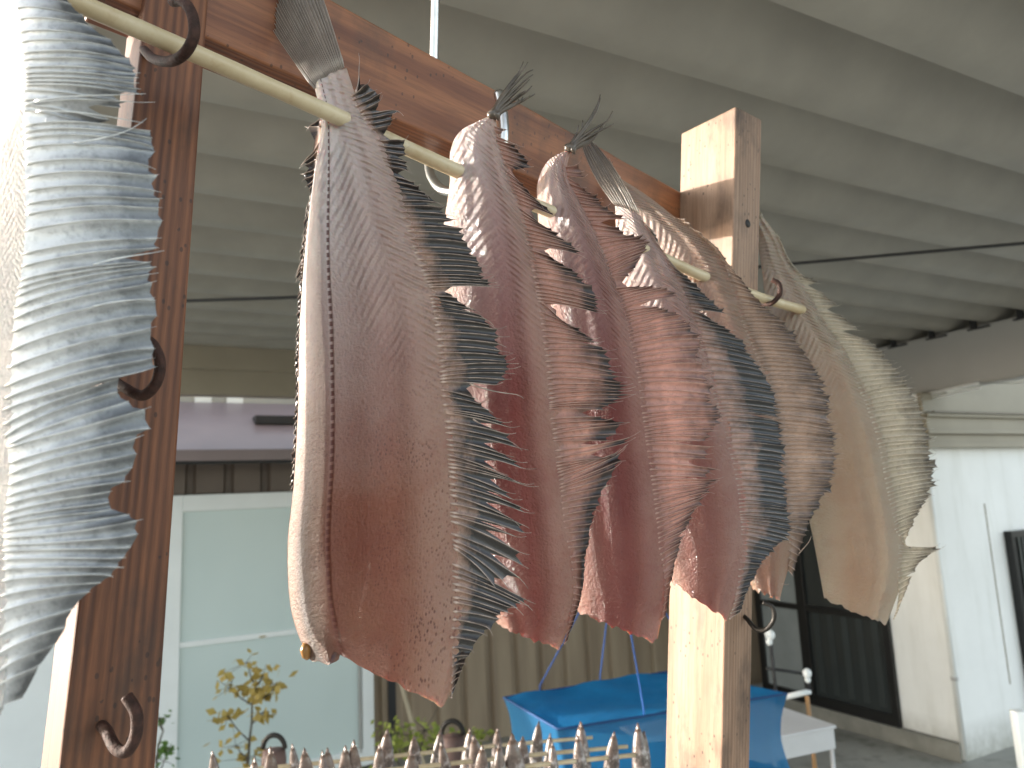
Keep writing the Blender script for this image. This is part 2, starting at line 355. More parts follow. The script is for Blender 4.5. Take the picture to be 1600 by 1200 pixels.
for j in range(26): mb.abox(sa+.05+j*.042, sa+.068+j*.042, WB-.06, WB-.051, .08, sh.z-.04)
mb.build('rib', simple('shutter_ribs', (.05, .06, .058), .4, bump=0), shp)
sl = onB(1562, 960, WB); mb = MB(); mb.abox(sl.dot(AV), sl.dot(AV)+.006, WB-.004, WB-.001, .35, 1.45); mb.build('panel_joint', M['header'], wb)
# light grey pipe and wires at the beam corner
pp = [onA(1425, 621, a1-.09), onA(1530, 598, a1-.09)]
mb = MB(); mb.tube(pp, .011, 10); mb.tube([p-ZV*.03 for p in pp], .007, 8)
tag(mb.build('conduit_pipe', simple('pale_conduit', (.75, .75, .72), .35, var=.05, bump=0), loc=pp[0]), 'pale double conduit pipe under the grey carport beam', 'pipe')
mb = MB(); e1 = pp[1]-BV*.002; e2 = onA(1640, 575, a1-.09); e3 = onA(1640, 592, a1-.09)
mb.tube([e1, lerp(e1, e2, .5)-ZV*.015, e2], .004, 6); mb.tube([e1, lerp(e1, e3, .5)-ZV*.015, e3], .003, 6)
tag(mb.build('wire_pair', M['beam'], loc=e1), 'two thin grey wires leaving the pale conduit end', 'wire')
# ------------------------------------------------------------------ shed with pale sliding door
DB = 4.85
shed = thing('garden_shed', AB(1.5, DB, 0), 'tan ribbed shed with mauve roof and pale frosted sliding door', 'shed')
t = NT('tan_siding'); v = t.coord(); c = t.ramp(t.noise(t.coord((1, 1, .1)), 6, 5, .6), (.3, (.23, .17, .115)), (.7, (.37, .29, .20)))
t.set(Base_Color=c, Roughness=.6, Normal=t.bump(t.noise(v, 60, 4), .15, .003)); M['tan'] = t.m
M['mauve'] = simple('mauve_roof_metal', (.29, .225, .225), .35, var=.08, scale=3, bump=.05)
M['frame_white'] = simple('white_aluminium', (.84, .87, .86), .35, var=.04, scale=4, bump=0)
M['brown_siding'] = simple('brown_siding', (.20, .155, .125), .55, var=.12, scale=4)
t = NT('frosted_pane'); v = t.coord((1, 1, .6)); c = t.ramp(t.noise(v, 1.2, 3), (.3, (.58, .68, .66)), (.7, (.66, .75, .73)))
t.set(Base_Color=c, Roughness=.3); M['frost'] = t.m
dl = ab(onB(258, 775, DB)); pr = ab(onB(563, 1100, DB)); pr2 = ab(onB(581, 1100, DB)); ptl = ab(onB(285, 800, DB)); mr = ab(onB(370, 995, DB))
ztop = dl[2]; 
# wall right of the door: ribbed sheet with real ribs
def ribbed(a_0, a_1, z0, z1, pitch, d, bb, name, mat, parent, soft=False):
    mb = MB(); n = int((a_1-a_0)/pitch); A_ = []
    for i in range(n+1):
        for q, h in ((0, 0), (.08, d), (.22, d), (.30, 0)): 
            a = a_0+(i+q)*pitch
            if a <= a_1: A_.append((a, h))
    A_.append((a_1, 0))
    rows = [[mb.vert(AB(a, bb+h, z)) for a, h in A_] for z in (z0, z1)]
    mb.grid(rows, smooth=False); rows = [[mb.vert(AB(a, bb+h+.03, z)) for a, h in A_] for z in (z1, z0)]; mb.grid(rows, smooth=False)
    return mb.build(name, mat, parent)
ribbed(pr2[0]+.01, 5.4, 0, CAMZ+.30, .20, .03, DB, 'siding', M['tan'], shed)
ribbed(-1.6, pr2[0], ztop+.005, CAMZ+.33, .215, .035, DB-.02, 'upper_siding', M['brown_siding'], shed)
mb = MB(); mb.abox(-1.6, 5.4, DB+.07, DB+.12, 0, CAMZ+.33); mb.build('wall', M['brown_siding'], shed)
for xg, wd in ((612, .05), ):
    q = ab(onB(xg, 1100, DB)); mb = MB(); mb.abox(q[0]-wd/2, q[0]+wd/2, DB-.012, DB-.002, 0, CAMZ-.2); mb.build('gap_strip', M['black'], shed)
door = MB()
z0d = .02
door.abox(dl[0]-.03, ptl[0], DB-.05, DB+.0, z0d, ztop); door.abox(pr[0], pr2[0], DB-.05, DB+.0, z0d, ztop)
door.abox(ptl[0], pr[0], DB-.05, DB+.0, ptl[2], ztop); door.abox(ptl[0], pr[0], DB-.045, DB-.005, mr[2]-.02, mr[2]+.012); door.abox(ptl[0], pr[0], DB-.05, DB, z0d, .12)
door.abox(-1.5, dl[0]-.06, DB-.05, DB, z0d, ztop)
dr = door.build('sliding_door', M['frame_white'], shed, bevel=.004)
mb = MB(); mb.abox(ptl[0], pr[0], DB-.03, DB-.012, .12, ptl[2]); mb.build('pane', M['frost'], dr)
mb = MB(); mb.abox(pr[0]-.022, pr[0]-.008, DB-.052, DB-.031, .1, mr[2]-.15); mb.build('pull_strip', M['beam'], dr)
# roof: mauve sheet rising away from the eave
sl_ = .42; e0, ze = 4.50, CAMZ+.335
mb = MB(); mb.hexa([AB(-2, e0, ze), AB(5.2, e0, ze), AB(5.2, 5.5, ze+sl_*(5.5-e0)), AB(-2, 5.5, ze+sl_*(5.5-e0)), AB(-2, e0, ze+.02), AB(5.2, e0, ze+.02), AB(5.2, 5.5, ze+sl_*(5.5-e0)+.02), AB(-2, 5.5, ze+sl_*(5.5-e0)+.02)])
rf = mb.build('roof', M['mauve'], shed)
mb = MB(); mb.abox(-2, 5.2, e0-.02, e0-.002, ze-.035, ze+.03); mb.build('roof_edge', M['mauve'], rf, bevel=.004)
mb = MB(); mb.abox(-2, 5.2, e0-.001, e0+.03, ze-.05, ze-.002); mb.build('gutter', M['black'], rf)
q = ab(onB(395, 658, 5.1)); mb = MB(); mb.abox(q[0], q[0]+1.6, 4.98, 5.2, q[2]-.03, q[2]+.025); mb.build('roof_vent', M['black'], rf)
bh = thing('neighbour_house', AB(1, 6.2, 0), 'pale plaster house wall glimpsed above the mauve shed roof', 'house')
mb = MB(); mb.abox(-4, 7, 5.55, 9, 0, 2.5); mb.build('wall', simple('cream_plaster', (.50, .46, .38), .7, var=.12, scale=2), bh)
mb = MB(); mb.abox(-4.3, 7.3, 5.5, 9.3, 2.5, 2.6); mb.build('roof', M['mauve'], bh)
for xx in (318, 368): 
    q = ab(onB(xx, 640, 5.54)); mb = MB(); mb.abox(q[0]-.06, q[0]+.05, 5.53, 5.549, q[2]-.2, q[2]+.14); mb.build('curtain', simple('pale_curtain', (.80, .77, .68), .8, var=.1), bh)
# ------------------------------------------------------------------ wooden rack
rack = thing('wooden_rack', Vector((.0, .55, .35)), 'reddish brown wooden drying rack of two posts and a sloping board', 'drying rack')
U = Vector((sin(radians(50)), cos(radians(50)), 0)); MV = Vector((-sin(radians(40)), cos(radians(40)), 0))
def framed(name, corners, zax, xax, mat, bevel=.0015, seg=14):
    """timber from 8 world corners, meshed along its length and given a local frame that follows the grain"""
    o0 = sum(corners, Vector())/8; z = zax.normalized(); x = (xax-z*xax.dot(z)).normalized(); y = z.cross(x)
    R = Matrix((x, y, z)).transposed(); Ri = R.inverted(); mb = MB(); C = [Ri @ (c-o0) for c in corners]
    rows = []
    for i in range(seg+1):
        f = i/seg; rows.append([mb.vert(lerp(C[k], C[k+4], f)+Vector((noise.noise((f*9, k*5.1, 3)), noise.noise((f*9, k*5.1, 9)), 0))*.0007) for k in range(4)])
    for a, b_ in zip(rows[:-1], rows[1:]):
        for k in range(4): mb.face(a[k], a[(k+1) % 4], b_[(k+1) % 4], b_[k], smooth=False)
    mb.face(*rows[0][::-1], smooth=False); mb.face(*rows[-1], smooth=False)
    ob = mb.build(name, mat, None, loc=(0, 0, 0)); ob.parent = rack
    ob.matrix_local = Matrix.Translation(o0-rack.location) @ R.to_4x4()
    m = ob.modifiers.new('bevel', 'BEVEL'); m.width = bevel; m.segments = 2; m.limit_method = 'ANGLE'; m.angle_limit = radians(40)
    return ob
# left post: near corner line, tilted so its foot stands nearer
def post(pt, zt, pb, zb_, s_t, s_b, w_t, w_b, ext, mat, toplimit=0):
    T = at(*pt, zt); B = at(*pb, zb_); d = (B-T)
    T2 = T-d*toplimit; B2 = T+d*ext
    return [B2, B2+U*s_b, B2+U*s_b+MV*w_b, B2+MV*w_b, T2, T2+U*s_t, T2+U*s_t+MV*w_t, T2+MV*w_t], (T2-B2)
c, z = post((221, 60), .452, (93, 1200), .372, .035, .0455, .05, .055, 1.0, M['wood_left'], .25)
# straight timber: extend to the ground below the frame
B4 = c[:4]; T4 = c[4:]
Lp = framed('post', [lerp(T4[i], B4[i], 1.0)+(B4[i]-T4[i])*.9 for i in range(4)]+T4, z, U, M['wood_left'], seg=24)
Lp['label'] = 'rough reddish left post'
LPn = lambda f, s: lerp(T4[0], B4[0], f)+lerp(T4[1]-T4[0], B4[1]-B4[0], f)*s     # point on its front face
c, z = post((1150, 166), .80, (1128, 1200), .755, .050, .050, .073, .073, 1.9, M['wood_right'])
Rp = framed('post', c, z, U, M['wood_right'], seg=24); Rp['label'] = 'pale planed right post'
RPc = c
# board behind the posts
ft0, ft1 = at(150, -203, .45), at(1120, 331, .90)
fb0, fb1 = at(150, -14, .45), at(1120, 402, .90)
th = MV*.036
c = [fb0, fb1, ft1, ft0]
o0 = (fb0+fb1+ft0+ft1)/4
corn = [fb0, ft0, ft0+th, fb0+th, fb1, ft1, ft1+th, fb1+th]
def framed_x(name, corners, xax, yax, mat):
    o_ = sum(corners, Vector())/8; x = xax.normalized(); y = (yax-x*yax.dot(x)).normalized(); z = x.cross(y)
    R = Matrix((x, y, z)).transposed(); Ri = R.inverted(); mb = MB(); C = [Ri @ (q-o_) for q in corners]; rows = []; seg = 30
    for i in range(seg+1):
        f = i/seg; rows.append([mb.vert(lerp(C[k], C[k+4], f)+Vector((0, noise.noise((f*14, k*5.1, 3)), noise.noise((f*14, k*5.1, 9))))*.0008) for k in range(4)])
    for a, b_ in zip(rows[:-1], rows[1:]):
        for k in range(4): mb.face(a[k], b_[k], b_[(k+1) % 4], a[(k+1) % 4], smooth=False)
    mb.face(*rows[0], smooth=False); mb.face(*rows[-1][::-1], smooth=False)
    ob = mb.build(name, mat, None, loc=(0, 0, 0)); ob.parent = rack; ob.matrix_local = Matrix.Translation(o_-rack.location) @ R.to_4x4()
    m = ob.modifiers.new('bevel', 'BEVEL'); m.width = .0015; m.segments = 2; m.limit_method = 'ANGLE'; m.angle_limit = radians(40)
framed_x('board', corn, fb1-fb0, MV, M['wood_beam'])
# knot hole in the right post
kh = onplane(1168, 349, RPc[5], U.cross(RPc[4]-RPc[0]).normalized()); mb = MB(); mb.tube([kh+MV*.004, kh-MV*.0008], [.0052, .0045], 14); mb.build('knot_hole', M['black'], rack)
def smoothpts(P, n=8):
    L = [list(p) for p in P]; N = (len(P)-1)*n
    return [Vector(cr(L, i/N)) for i in range(N+1)]
def hook(pts, r, mat, name='screw_hook'):
    mb = MB(); P = smoothpts([at(*p) for p in pts], 8); mb.tube(P, r, 12); return mb.build(name, mat, rack)
hook([(225, 78, .455), (240, 92, .43), (265, 96, .405), (288, 84, .39), (303, 55, .385), (300, 22, .385), (286, 2, .388), (270, 2, .395)], .0029, M['rust'])
hook([(170, 590, .43), (195, 606, .40), (222, 618, .392), (243, 600, .39), (250, 568, .39), (240, 540, .39), (226, 530, .392)], .0029, M['rust'])
hook([(150, 1128, .40), (165, 1140, .378), (180, 1168, .366), (198, 1174, .362), (212, 1150, .362), (213, 1115, .363), (198, 1088, .366)], .0029, M['rust'])
hook([(1170, 470, .805), (1188, 474, .785), (1205, 474, .772), (1218, 460, .768), (1217, 444, .768), (1206, 437, .770)], .0026, M['rust'])
hook([(1148, 958, .80), (1165, 965, .785), (1180, 982, .77), (1196, 984, .76), (1209, 968, .757), (1207, 949, .757), (1192, 941, .76)], .0024, M['iron'])
# ------------------------------------------------------------------ steel hook and skewer
def invz(x): return 2.381-.001208*(x-290)
mb = MB()
pts = [(681, -260, .70), (681, -60, .70), (679, 60, .70), (676, 150, .70), (672, 215, .70), (670, 255, .69), (676, 280, .67), (695, 298, .64), (735, 296, .615), (770, 268, .605), (786, 225, .60), (786, 180, .605), (779, 145, .612)]
mb.tube(smoothpts([at(*p) for p in pts], 10), .0042, 14)
hk = mb.build('steel_hook', M['steel'], loc=at(684, 286, .59)); tag(hk, 'bare galvanised steel hook cradling the wooden board from above', 'hook')
t = NT('pale_bamboo'); v = t.coord(); c = t.ramp(t.noise(v, 30, 5, .6), (.3, (.46, .36, .21)), (.7, (.62, .53, .36)))
c = t.mix(t.math('MULTIPLY', t.ramp(t.noise(v, 90, 4, .7), (.55, 0.), (.7, 1.)), .3), c, (.33, .2, .09))
t.set(Base_Color=c, Roughness=.38, Normal=t.bump(t.noise(v, 250, 4), .25, .0008)); M['bamboo'] = t.m
SK = [(-420, -235), (-120, -104), (130, 8), (310, 86), (545, 190), (725, 272), (866, 333), (1010, 392), (1095, 430), (1180, 462), (1255, 485), (1290, 496)]
mb = MB(); P = smoothpts([at(x, y, 1/invz(x)) for x, y in SK], 10)
mb.tube(P, [.0052+.0004*noise.noise((i*.3, 0, 0)) for i in range(len(P))], 18)
tag(mb.build('bamboo_skewer', M['bamboo'], loc=at(545, 190, .482)), 'long pale bamboo skewer threaded through the row of fish tails', 'skewer')
# ------------------------------------------------------------------ flatfish
FISH_GROUP = 'split flatfish hung by their tails on the bamboo skewer'
class Fish:
    def __init__(s, anchor, z, bearing, label, body_mat, fin_mat, tilt=0., curve=0., cc=.02):
        s.cc = cc
        s.P = at(*anchor, z); b_ = radians(bearing); s.h = Vector((sin(b_), cos(b_), 0))
        s.N = Vector((-sin(b_-pi/2), -cos(b_-pi/2), 0)).normalized()
        if (CAM-s.P).dot(s.N) < 0: s.N = -s.N
        s.N = (s.N+ZV*tilt).normalized(); s.curve = curve
        s.root = thing('hanging_flatfish', s.P, label, 'fish', FISH_GROUP); s.bm = body_mat; s.fm = fin_mat; s.seed = random.random()*100
    def w(s, x, y, off=0.):
        p = onplane(x, y, s.P, s.N); d = (p-s.P).dot(s.h); dz = (s.P.z-p.z)
        wav = .004*noise.noise((d*9+s.seed, dz*7, 0))
        v_ = p-CAM; p = p+v_*((wav-s.curve*(d-s.cc)**2*9)/v_.dot(s.N))   # the sheet bends away along the line of sight
        return p+s.N*off
    def body(s, L, R, thick=.011, NU=56, NV=190, bulgeleft=0., tailthick=.35, bot=((0, 0), (.5, 2), (.85, 2), (.93, 6), (1, -5))):
        mb = MB(); F, Bk = [], []; vm = 0; last = None
        for j in range(NV+1):
            v = j/NV; l = cr(L, v); r_ = cr(R, v); A_, B_ = [], []
            wl_ = s.w(*l); wr_ = s.w(*r_); width = (wr_-wl_).length; mid = (wl_+wr_)/2
            if last is not None: vm += (mid-last).length
            last = mid
            tv = lerp(tailthick, 1, min(1, v/.3)) * (1 if v < .9 else lerp(1, .55, (v-.9)/.1))
            for i in range(NU+1):
                u = i/NU; x = lerp(l[0], r_[0], u); y = lerp(l[1], r_[1], u)
                pr_ = (sin(pi*u)**(.6 if u < .5 else lerp(.6, 1.15, (u-.5)*2)) if 0 < u < 1 else 0)
                bl = bulgeleft*math.exp(-((u-.2)/.13)**2)
                rel = .0014*math.exp(-((u-.8)/.07)**2)-.0008*math.exp(-((u-.68)/.06)**2)
                off = thick*tv*(pr_*(.75)+bl)+rel*tv+.0012*noise.noise((u*6, v*9, s.seed))*pr_
                if j > NV-6: x += 3.*noise.noise((u*11, s.seed, 4))*(j-NV+6)/6; y += 5.*noise.noise((u*13, s.seed, 1))*(j-NV+6)/6
                if v > .86:
                    for (q0, y0), (q1, y1) in zip(bot[:-1], bot[1:]):
                        if q0 <= u <= q1: g_ = (u-q0)/(q1-q0); y += lerp(y0, y1, g_*g_*(3-2*g_))*((v-.86)/.14)**2; break
                at_ = dict(un=u, vm=vm, dm=width*(1-u), vn=v)
                A_.append(mb.vert(s.w(x, y, off), **at_))
                Bk.append if 0 else None
                B_.append(mb.vert(s.w(x, y, -thick*tv*pr_*.6-.0006), **at_))
            F.append(A_); Bk.append(B_)
        mb.grid([a[::-1] for a in F]); mb.grid(Bk)
        for j in range(NV):
            mb.face(F[j][0], F[j+1][0], Bk[j+1][0], Bk[j][0]); mb.face(F[j][-1], Bk[j][-1], Bk[j+1][-1], F[j+1][-1])
        for i in range(NU):
            mb.face(F[-1][i], F[-1][i+1], Bk[-1][i+1], Bk[-1][i]); mb.face(F[0][i], Bk[0][i], Bk[0][i+1], F[0][i+1])
        s.L, s.R = L, R
        return mb.build('body', s.bm, s.root)
    def fin(s, segs, name, side=1, spacing=.0046, curl=.0, mlen=.93, rad=.00042, tear=.04, K=16, ruf=.0012, zoff=.001, tipcurl=1., bridge=.55, inset=20, mat=None, jit=1.):
        """segs: lists of key rays (bx,by,tx,ty[,bend]); between keys rays are interpolated; each list is one unbroken web"""
        mb = MB(); rng = random.Random(int(s.seed*1000)+len(segs)); prevray = None
        for keys in segs:
            ks = [list(k_)+[0.]*(5-len(k_)) for k_ in keys]
            # density from world length of the base line plus tips
            L_ = 0
            for a, b_ in zip(ks[:-1], ks[1:]):
                L_ += ((s.w(a[0], a[1])-s.w(b_[0], b_[1])).length*.6+(s.w(a[2], a[3])-s.w(b_[2], b_[3])).length*.4)
            n = max(2, int(L_/spacing)+1); n = n if len(ks) > 1 else 1
            rays = []
            for i in range(n):
                f = 0 if n == 1 else i/(n-1)
                if n > 1: f = min(1, max(0, f+rng.uniform(-.18, .18)/(n-1)))
                q = cr(ks, f) if len(ks) > 2 else ([lerp(a, b_, f) for a, b_ in zip(ks[0], ks[-1])])
                bx, by, tx, ty, bend = q
                ex = rng.uniform(-.03, .05)*jit; tx += (tx-bx)*ex; ty += (ty-by)*ex+rng.uniform(-2, 2)*jit
                if name == 'dorsal_fin': bx -= (tx-bx)*inset/max(30, hypot(tx-bx, ty-by)); by -= (ty-by)*inset/max(30, hypot(tx-bx, ty-by))
                dx, dy = tx-bx, ty-by; ln = hypot(dx, dy)+1e-6; px_, py_ = -dy/ln, dx/ln
                cx, cy = (bx+tx)/2+px_*bend, (by+ty)/2+py_*bend
                cu = rng.choice((-1, -1, -1, 1))*rng.uniform(0, 7)*tipcurl*min(1, ln/60)
                w0 = rng.uniform(-1, 1); pts = []
                for k_ in range(K+1):
                    t_ = k_/K
                    x = (1-t_)**2*bx+2*t_*(1-t_)*cx+t_*t_*tx; y = (1-t_)**2*by+2*t_*(1-t_)*cy+t_*t_*ty
                    tc = max(0, (t_-.82)/.18); x += -px_*cu*tc*tc*-.3; y += cu*tc*tc*1.0
                    pts.append((x, y, zoff+curl*t_*t_+ruf*w0*t_+.0022*noise.noise((i*.35, t_*2.2, s.seed))*t_))
                rays.append((pts, min(.99, mlen+rng.uniform(-.05, .04)) if ln > 18 else .95))
            def samp(pts, t_):
                q = t_*K; i0 = min(K-1, int(q)); f = q-i0; return [lerp(a, b_, f) for a, b_ in zip(pts[i0], pts[i0+1])]
            for pts, ml in rays:
                W = [s.w(x, y, o_+.0003) for x, y, o_ in pts]
                Rr = [(rad if name == 'fin_spine' else .76*rad)*(1. if name == 'fin_spine' else 1.2 if k_ == 0 else 2.6 if k_ == 1 else 1.6 if k_ == 2 else 1.)*(1-.75*(k_/K)**1.5) for k_ in range(K+1)]
                Rr = [max(.00013, x) for x in Rr]
                mb.tube(W, Rr, 6, ft=[k_/K for k_ in range(K+1)], rid=1.)
            seq = [(p, m, 0) for p, m in rays]
            if prevray is not None and bridge: seq = [(prevray[0], prevray[1], bridge)]+seq
            prevray = rays[-1]
            for (p1_, m1, br), (p2_, m2, _) in zip(seq[:-1], seq[1:]):
                mm = min(m1, m2)-rng.uniform(.02, .09)*jit
                if br:
                    l1 = hypot(p1_[K][0]-p1_[0][0], p1_[K][1]-p1_[0][1]); l2 = hypot(p2_[K][0]-p2_[0][0], p2_[K][1]-p2_[0][1]); sh_ = min(l1, l2)
                    mm = br*rng.uniform(.8, 1.15)*sh_/(.5*(l1+l2)); m1 = min(m1, (br+.25)*sh_/l1); m2 = min(m2, (br+.25)*sh_/l2)
                if not br and rng.random() < tear: mm *= rng.uniform(.45, .8)
                cols = []
                for q in (0, .2, .5, .8, 1):
                    ml = lerp(m1, m2, q) if q in (0, 1) else lerp(mm, (m1 if q < .5 else m2), .55 if q != .5 else 0)
                    dip = -.0009*sin(pi*q)**.8; col = []
                    for k_ in range(K+1):
                        t_ = k_/K*ml; a = samp(p1_, t_); b_ = samp(p2_, t_)
                        x, y, o_ = [lerp(c1, c2, q) for c1, c2 in zip(a, b_)]
                        col.append(mb.vert(s.w(x, y, o_+dip*min(1, t_*6)), ft=t_, rid=0.35 if q in (0, 1) else 0.))
                    cols.append(col)
                mb.grid(cols if side > 0 else cols[::-1])
        return mb.build(name, mat or s.fm, s.root)
sk = fishskin
# pinkish, reddish and tan skins
B1 = sk('fish_skin_brown_pink', (.60, .40, .30), (.54, .235, .14), (.37, .10, .06), lateral=.29, belly=.88, sheen=.95, blood=.35, dots=.8, translucent=.22)
B2 = sk('fish_skin_rosy', (.62, .40, .30), (.54, .18, .125), (.33, .045, .032), blood=.85, sheen=.7, dots=.15, translucent=.25)
B3 = sk('fish_skin_deep_rose', (.55, .31, .24), (.46, .14, .10), (.25, .028, .022), blood=.9, sheen=.5, dots=.15, translucent=.25)
B4_ = sk('fish_skin_mauve_pink', (.55, .36, .29), (.48, .21, .155), (.32, .08, .06), blood=.6, sheen=.6, dots=.1, translucent=.25)
B5 = sk('fish_skin_tan', (.52, .38, .27), (.46, .27, .18), (.38, .16, .11), dots=.1, sheen=.3, translucent=.25)
B6 = sk('fish_skin_cream', (.66, .57, .44), (.58, .43, .30), (.48, .30, .19), dots=.05, sheen=.3, translucent=.3)
B0 = sk('fish_skin_silver', (.86, .83, .79), (.80, .74, .69), (.62, .46, .40), dots=.1, chev=.3, silver=.2, translucent=.1, gloss=.2)
F0 = finskin('fin_silver', (.84, .85, .85), (.018, .023, .030), (.97, .96, .92), .22, .80, rough=.2, metal=.3, trans=.1, amount=.85)
F1 = finskin('fin_charcoal', (.60, .36, .26), (.024, .020, .019), (.72, .57, .48), .0, .34, rough=.25, trans=.12)
F2 = finskin('fin_dark_brown', (.62, .32, .245), (.024, .016, .015), (.78, .55, .46), .25, .78, rough=.28, trans=.3)
F3 = finskin('fin_brown_grey', (.60, .30, .235), (.035, .02, .018), (.74, .50, .42), .32, .95, rough=.28, trans=.3)
F4 = finskin('fin_black', (.52, .32, .25), (.014, .015, .018), (.52, .45, .40), .16, .55, rough=.28, trans=.12)
F5 = finskin('fin_grey_brown', (.50, .34, .25), (.025, .018, .016), (.70, .54, .44), .3, .95, rough=.28, trans=.3)
F6 = finskin('fin_pale_olive', (.60, .52, .39), (.06, .05, .035), (.90, .82, .70), .5, 1.1, rough=.28, trans=.35)
FT = finskin('tail_claw_brown', (.11, .08, .06), (.022, .018, .014), (.14, .11, .08), .1, .6, trans=.1)
FT1 = finskin('tail_grey_brown', (.36, .29, .24), (.13, .11, .095), (.50, .44, .38), .2, 1., trans=.25)
# fish 0, nearest, at the left frame edge
f = Fish((-60, -75), .345, 111, 'silvery flatfish nearest the camera in front of the left post', B0, F0, curve=.5, cc=.04)
f.body([(-175, -150), (-230, 0), (-270, 150), (-300, 300), (-310, 450), (-310, 600), (-290, 750), (-260, 900), (-210, 1040), (-150, 1120)],
       [(-60, -170), (38, 0), (50, 150), (54, 290), (50, 420), (38, 560), (30, 690), (24, 810), (20, 930), (4, 1112)], thick=.010)
f.fin([[(0, -60, 60, -70), (38, 5, 98, 3, -6), (46, 70, 172, 66, -10), (50, 112, 196, 108, -8), (50, 135, 200, 134, -4)],
       [(50, 143, 163, 146, -3), (50, 158, 166, 158, -5)],
       [(51, 166, 222, 152, -12), ],
       [(50, 166, 150, 178, -5), (51, 176, 125, 186, -4)],
       [(51, 198, 215, 196, -18), (53, 230, 220, 225, -16), (55, 290, 232, 280, -14), (56, 345, 232, 325, -12), (50, 420, 226, 385, -10)],
       [(48, 435, 212, 402, -8), (40, 470, 225, 415, -12), (34, 520, 224, 462, -12), (26, 585, 222, 520, -10), (20, 640, 222, 575, -8)],
       [(20, 660, 163, 590, -5), (24, 690, 166, 622, -12), (28, 700, 222, 640, 6), (30, 735, 207, 680, -8), (27, 765, 184, 725, -6), (26, 785, 182, 752, -6)],
       [(22, 800, 150, 770, -6), (22, 820, 150, 800, -6), (20, 838, 206, 813, 12), (20, 862, 180, 862, -4), (20, 890, 168, 890, -6), (18, 925, 132, 912, -8), (14, 985, 98, 952, -6), (6, 1045, 58, 1012, -5), (0, 1105, 8, 1098, 0)]],
      'dorsal_fin', spacing=.0050, mlen=.985, tear=0., rad=.00042, ruf=.0004, curl=-.008, K=22, tipcurl=.8, jit=.3, bridge=.88, inset=12)
# thin loose spines
f.fin([[(60, 160, 222, 150, -8)]], 'fin_spine', K=20, rad=.0004, bridge=0)
f.fin([[(62, 176, 218, 194, -12)]], 'fin_spine', K=20, rad=.0004, bridge=0)
f.fin([[(150, 415, 254, 395, -6)]], 'fin_spine', K=20, rad=.0004, bridge=0)
f.fin([[(150, 480, 240, 468, -6)]], 'fin_spine', K=20, rad=.0004, bridge=0)
f.fin([[(120, 225, 226, 190, 14)]], 'fin_spine', K=20, rad=.0004, bridge=0)
# fish 1, the large one in focus
f = Fish((545, 190), .482, 104, 'large brown pink flatfish with ragged charcoal fin, second from the left', B1, F1, curve=.35)
f.body([(492, 138), (503, 190), (495, 250), (484, 330), (474, 430), (468, 530), (466, 640), (459, 760), (450, 850), (453, 935), (464, 985), (478, 1022)],
       [(541, 106), (562, 165), (596, 212), (628, 296), (660, 385), (690, 475), (704, 585), (716, 690), (722, 790), (724, 880), (724, 975), (704, 1098)],
       thick=.013, bulgeleft=.5, NU=72, NV=240, bot=((0, -4), (.08, 4), (.2, -4), (.235, -26), (.45, -12), (.76, -2), (.88, 4), (.94, 12), (1, -12)))
f.fin([[(560, 128, 566, 92, 3)], [(563, 146, 583, 134, -3), (572, 160, 600, 150, -3), (580, 172, 604, 162, -3)], [(584, 180, 632, 178, -6), (596, 204, 618, 204, -4)],
       [(604, 222, 642, 226, -4), (612, 246, 646, 256, -4), (616, 264, 648, 276, -3)],
       [(620, 278, 652, 292, -4), (634, 315, 696, 322, -6), (650, 355, 731, 362, -7), (664, 398, 757, 408, -8), (678, 432, 772, 436, -8), (688, 452, 784, 455, -8)],
       [(690, 464, 720, 470, -3), (693, 484, 768, 500, -6), (698, 515, 792, 524, -8), (702, 550, 800, 558, -8), (706, 580, 819, 578, -10), (708, 600, 788, 606, -6)],
       [(709, 612, 752, 626, -4), (712, 640, 780, 650, -6), (714, 650, 816, 676, -8)],
       [(714, 662, 806, 684, -6), (716, 680, 828, 706, -8)], [(717, 690, 806, 716, -6), (718, 708, 838, 740, -9)],
       [(718, 716, 800, 745, -6), (720, 735, 847, 770, -9)], [(720, 742, 806, 776, -6), (721, 770, 836, 808, -8)],
       [(722, 778, 812, 814, -6), (722, 800, 836, 832, -8), (723, 812, 824, 846, -6)], [(723, 820, 832, 872, -8), (724, 842, 826, 890, -8)], [(724, 850, 830, 910, -9), (724, 868, 780, 922, -8)],
       [(725, 888, 840, 944, -4), (727, 920, 818, 952, -5), (728, 955, 788, 968, -5), (724, 1000, 752, 1004, -3), (716, 1045, 730, 1040, -2), (708, 1085, 711, 1078, 0)]],
      'dorsal_fin', spacing=.0040, curl=.004, mlen=.90, tear=.10, rad=.00050, tipcurl=1.3)
f.fin([[(735, 600, 816, 616, 8)]], 'fin_spine', K=14, rad=.0005, bridge=0)
f.fin([[(740, 655, 802, 690, 4)]], 'fin_spine', K=14, rad=.0005, bridge=0)
f.fin([[(504, 186, 479, 206, 3), (503, 200, 478, 200, 2)], [(500, 224, 470, 258, -3), (498, 250, 474, 264, 3)], [(497, 262, 470, 275, -2), (492, 290, 484, 300, 2)],
       [(488, 305, 478, 330, 0), (480, 380, 470, 400, 0), (474, 425, 462, 444, 0)],
       [(474, 430, 468, 440, 0), (470, 530, 463, 540, 0), (467, 640, 461, 650, 0), (460, 760, 455, 768, 0)]], 'anal_fin', side=-1, spacing=.0042, mlen=.85, rad=.00042)
f.fin([[(494, 142, 362, -70, -14), (508, 128, 395, -80, -10), (522, 118, 430, -85, -6), (540, 108, 474, -85, 8)]], 'tail_fin', spacing=.0022, mlen=.97, tear=0, zoff=.002, rad=.0004, mat=FT1)
mb = MB(); P_ = [f.w(486, 1004, .004), f.w(484, 1014, .005), f.w(484, 1022, .004), f.w(485, 1028, .003)]; mb.tube(P_, [.0030, .0034, .0028, .0012], 10)
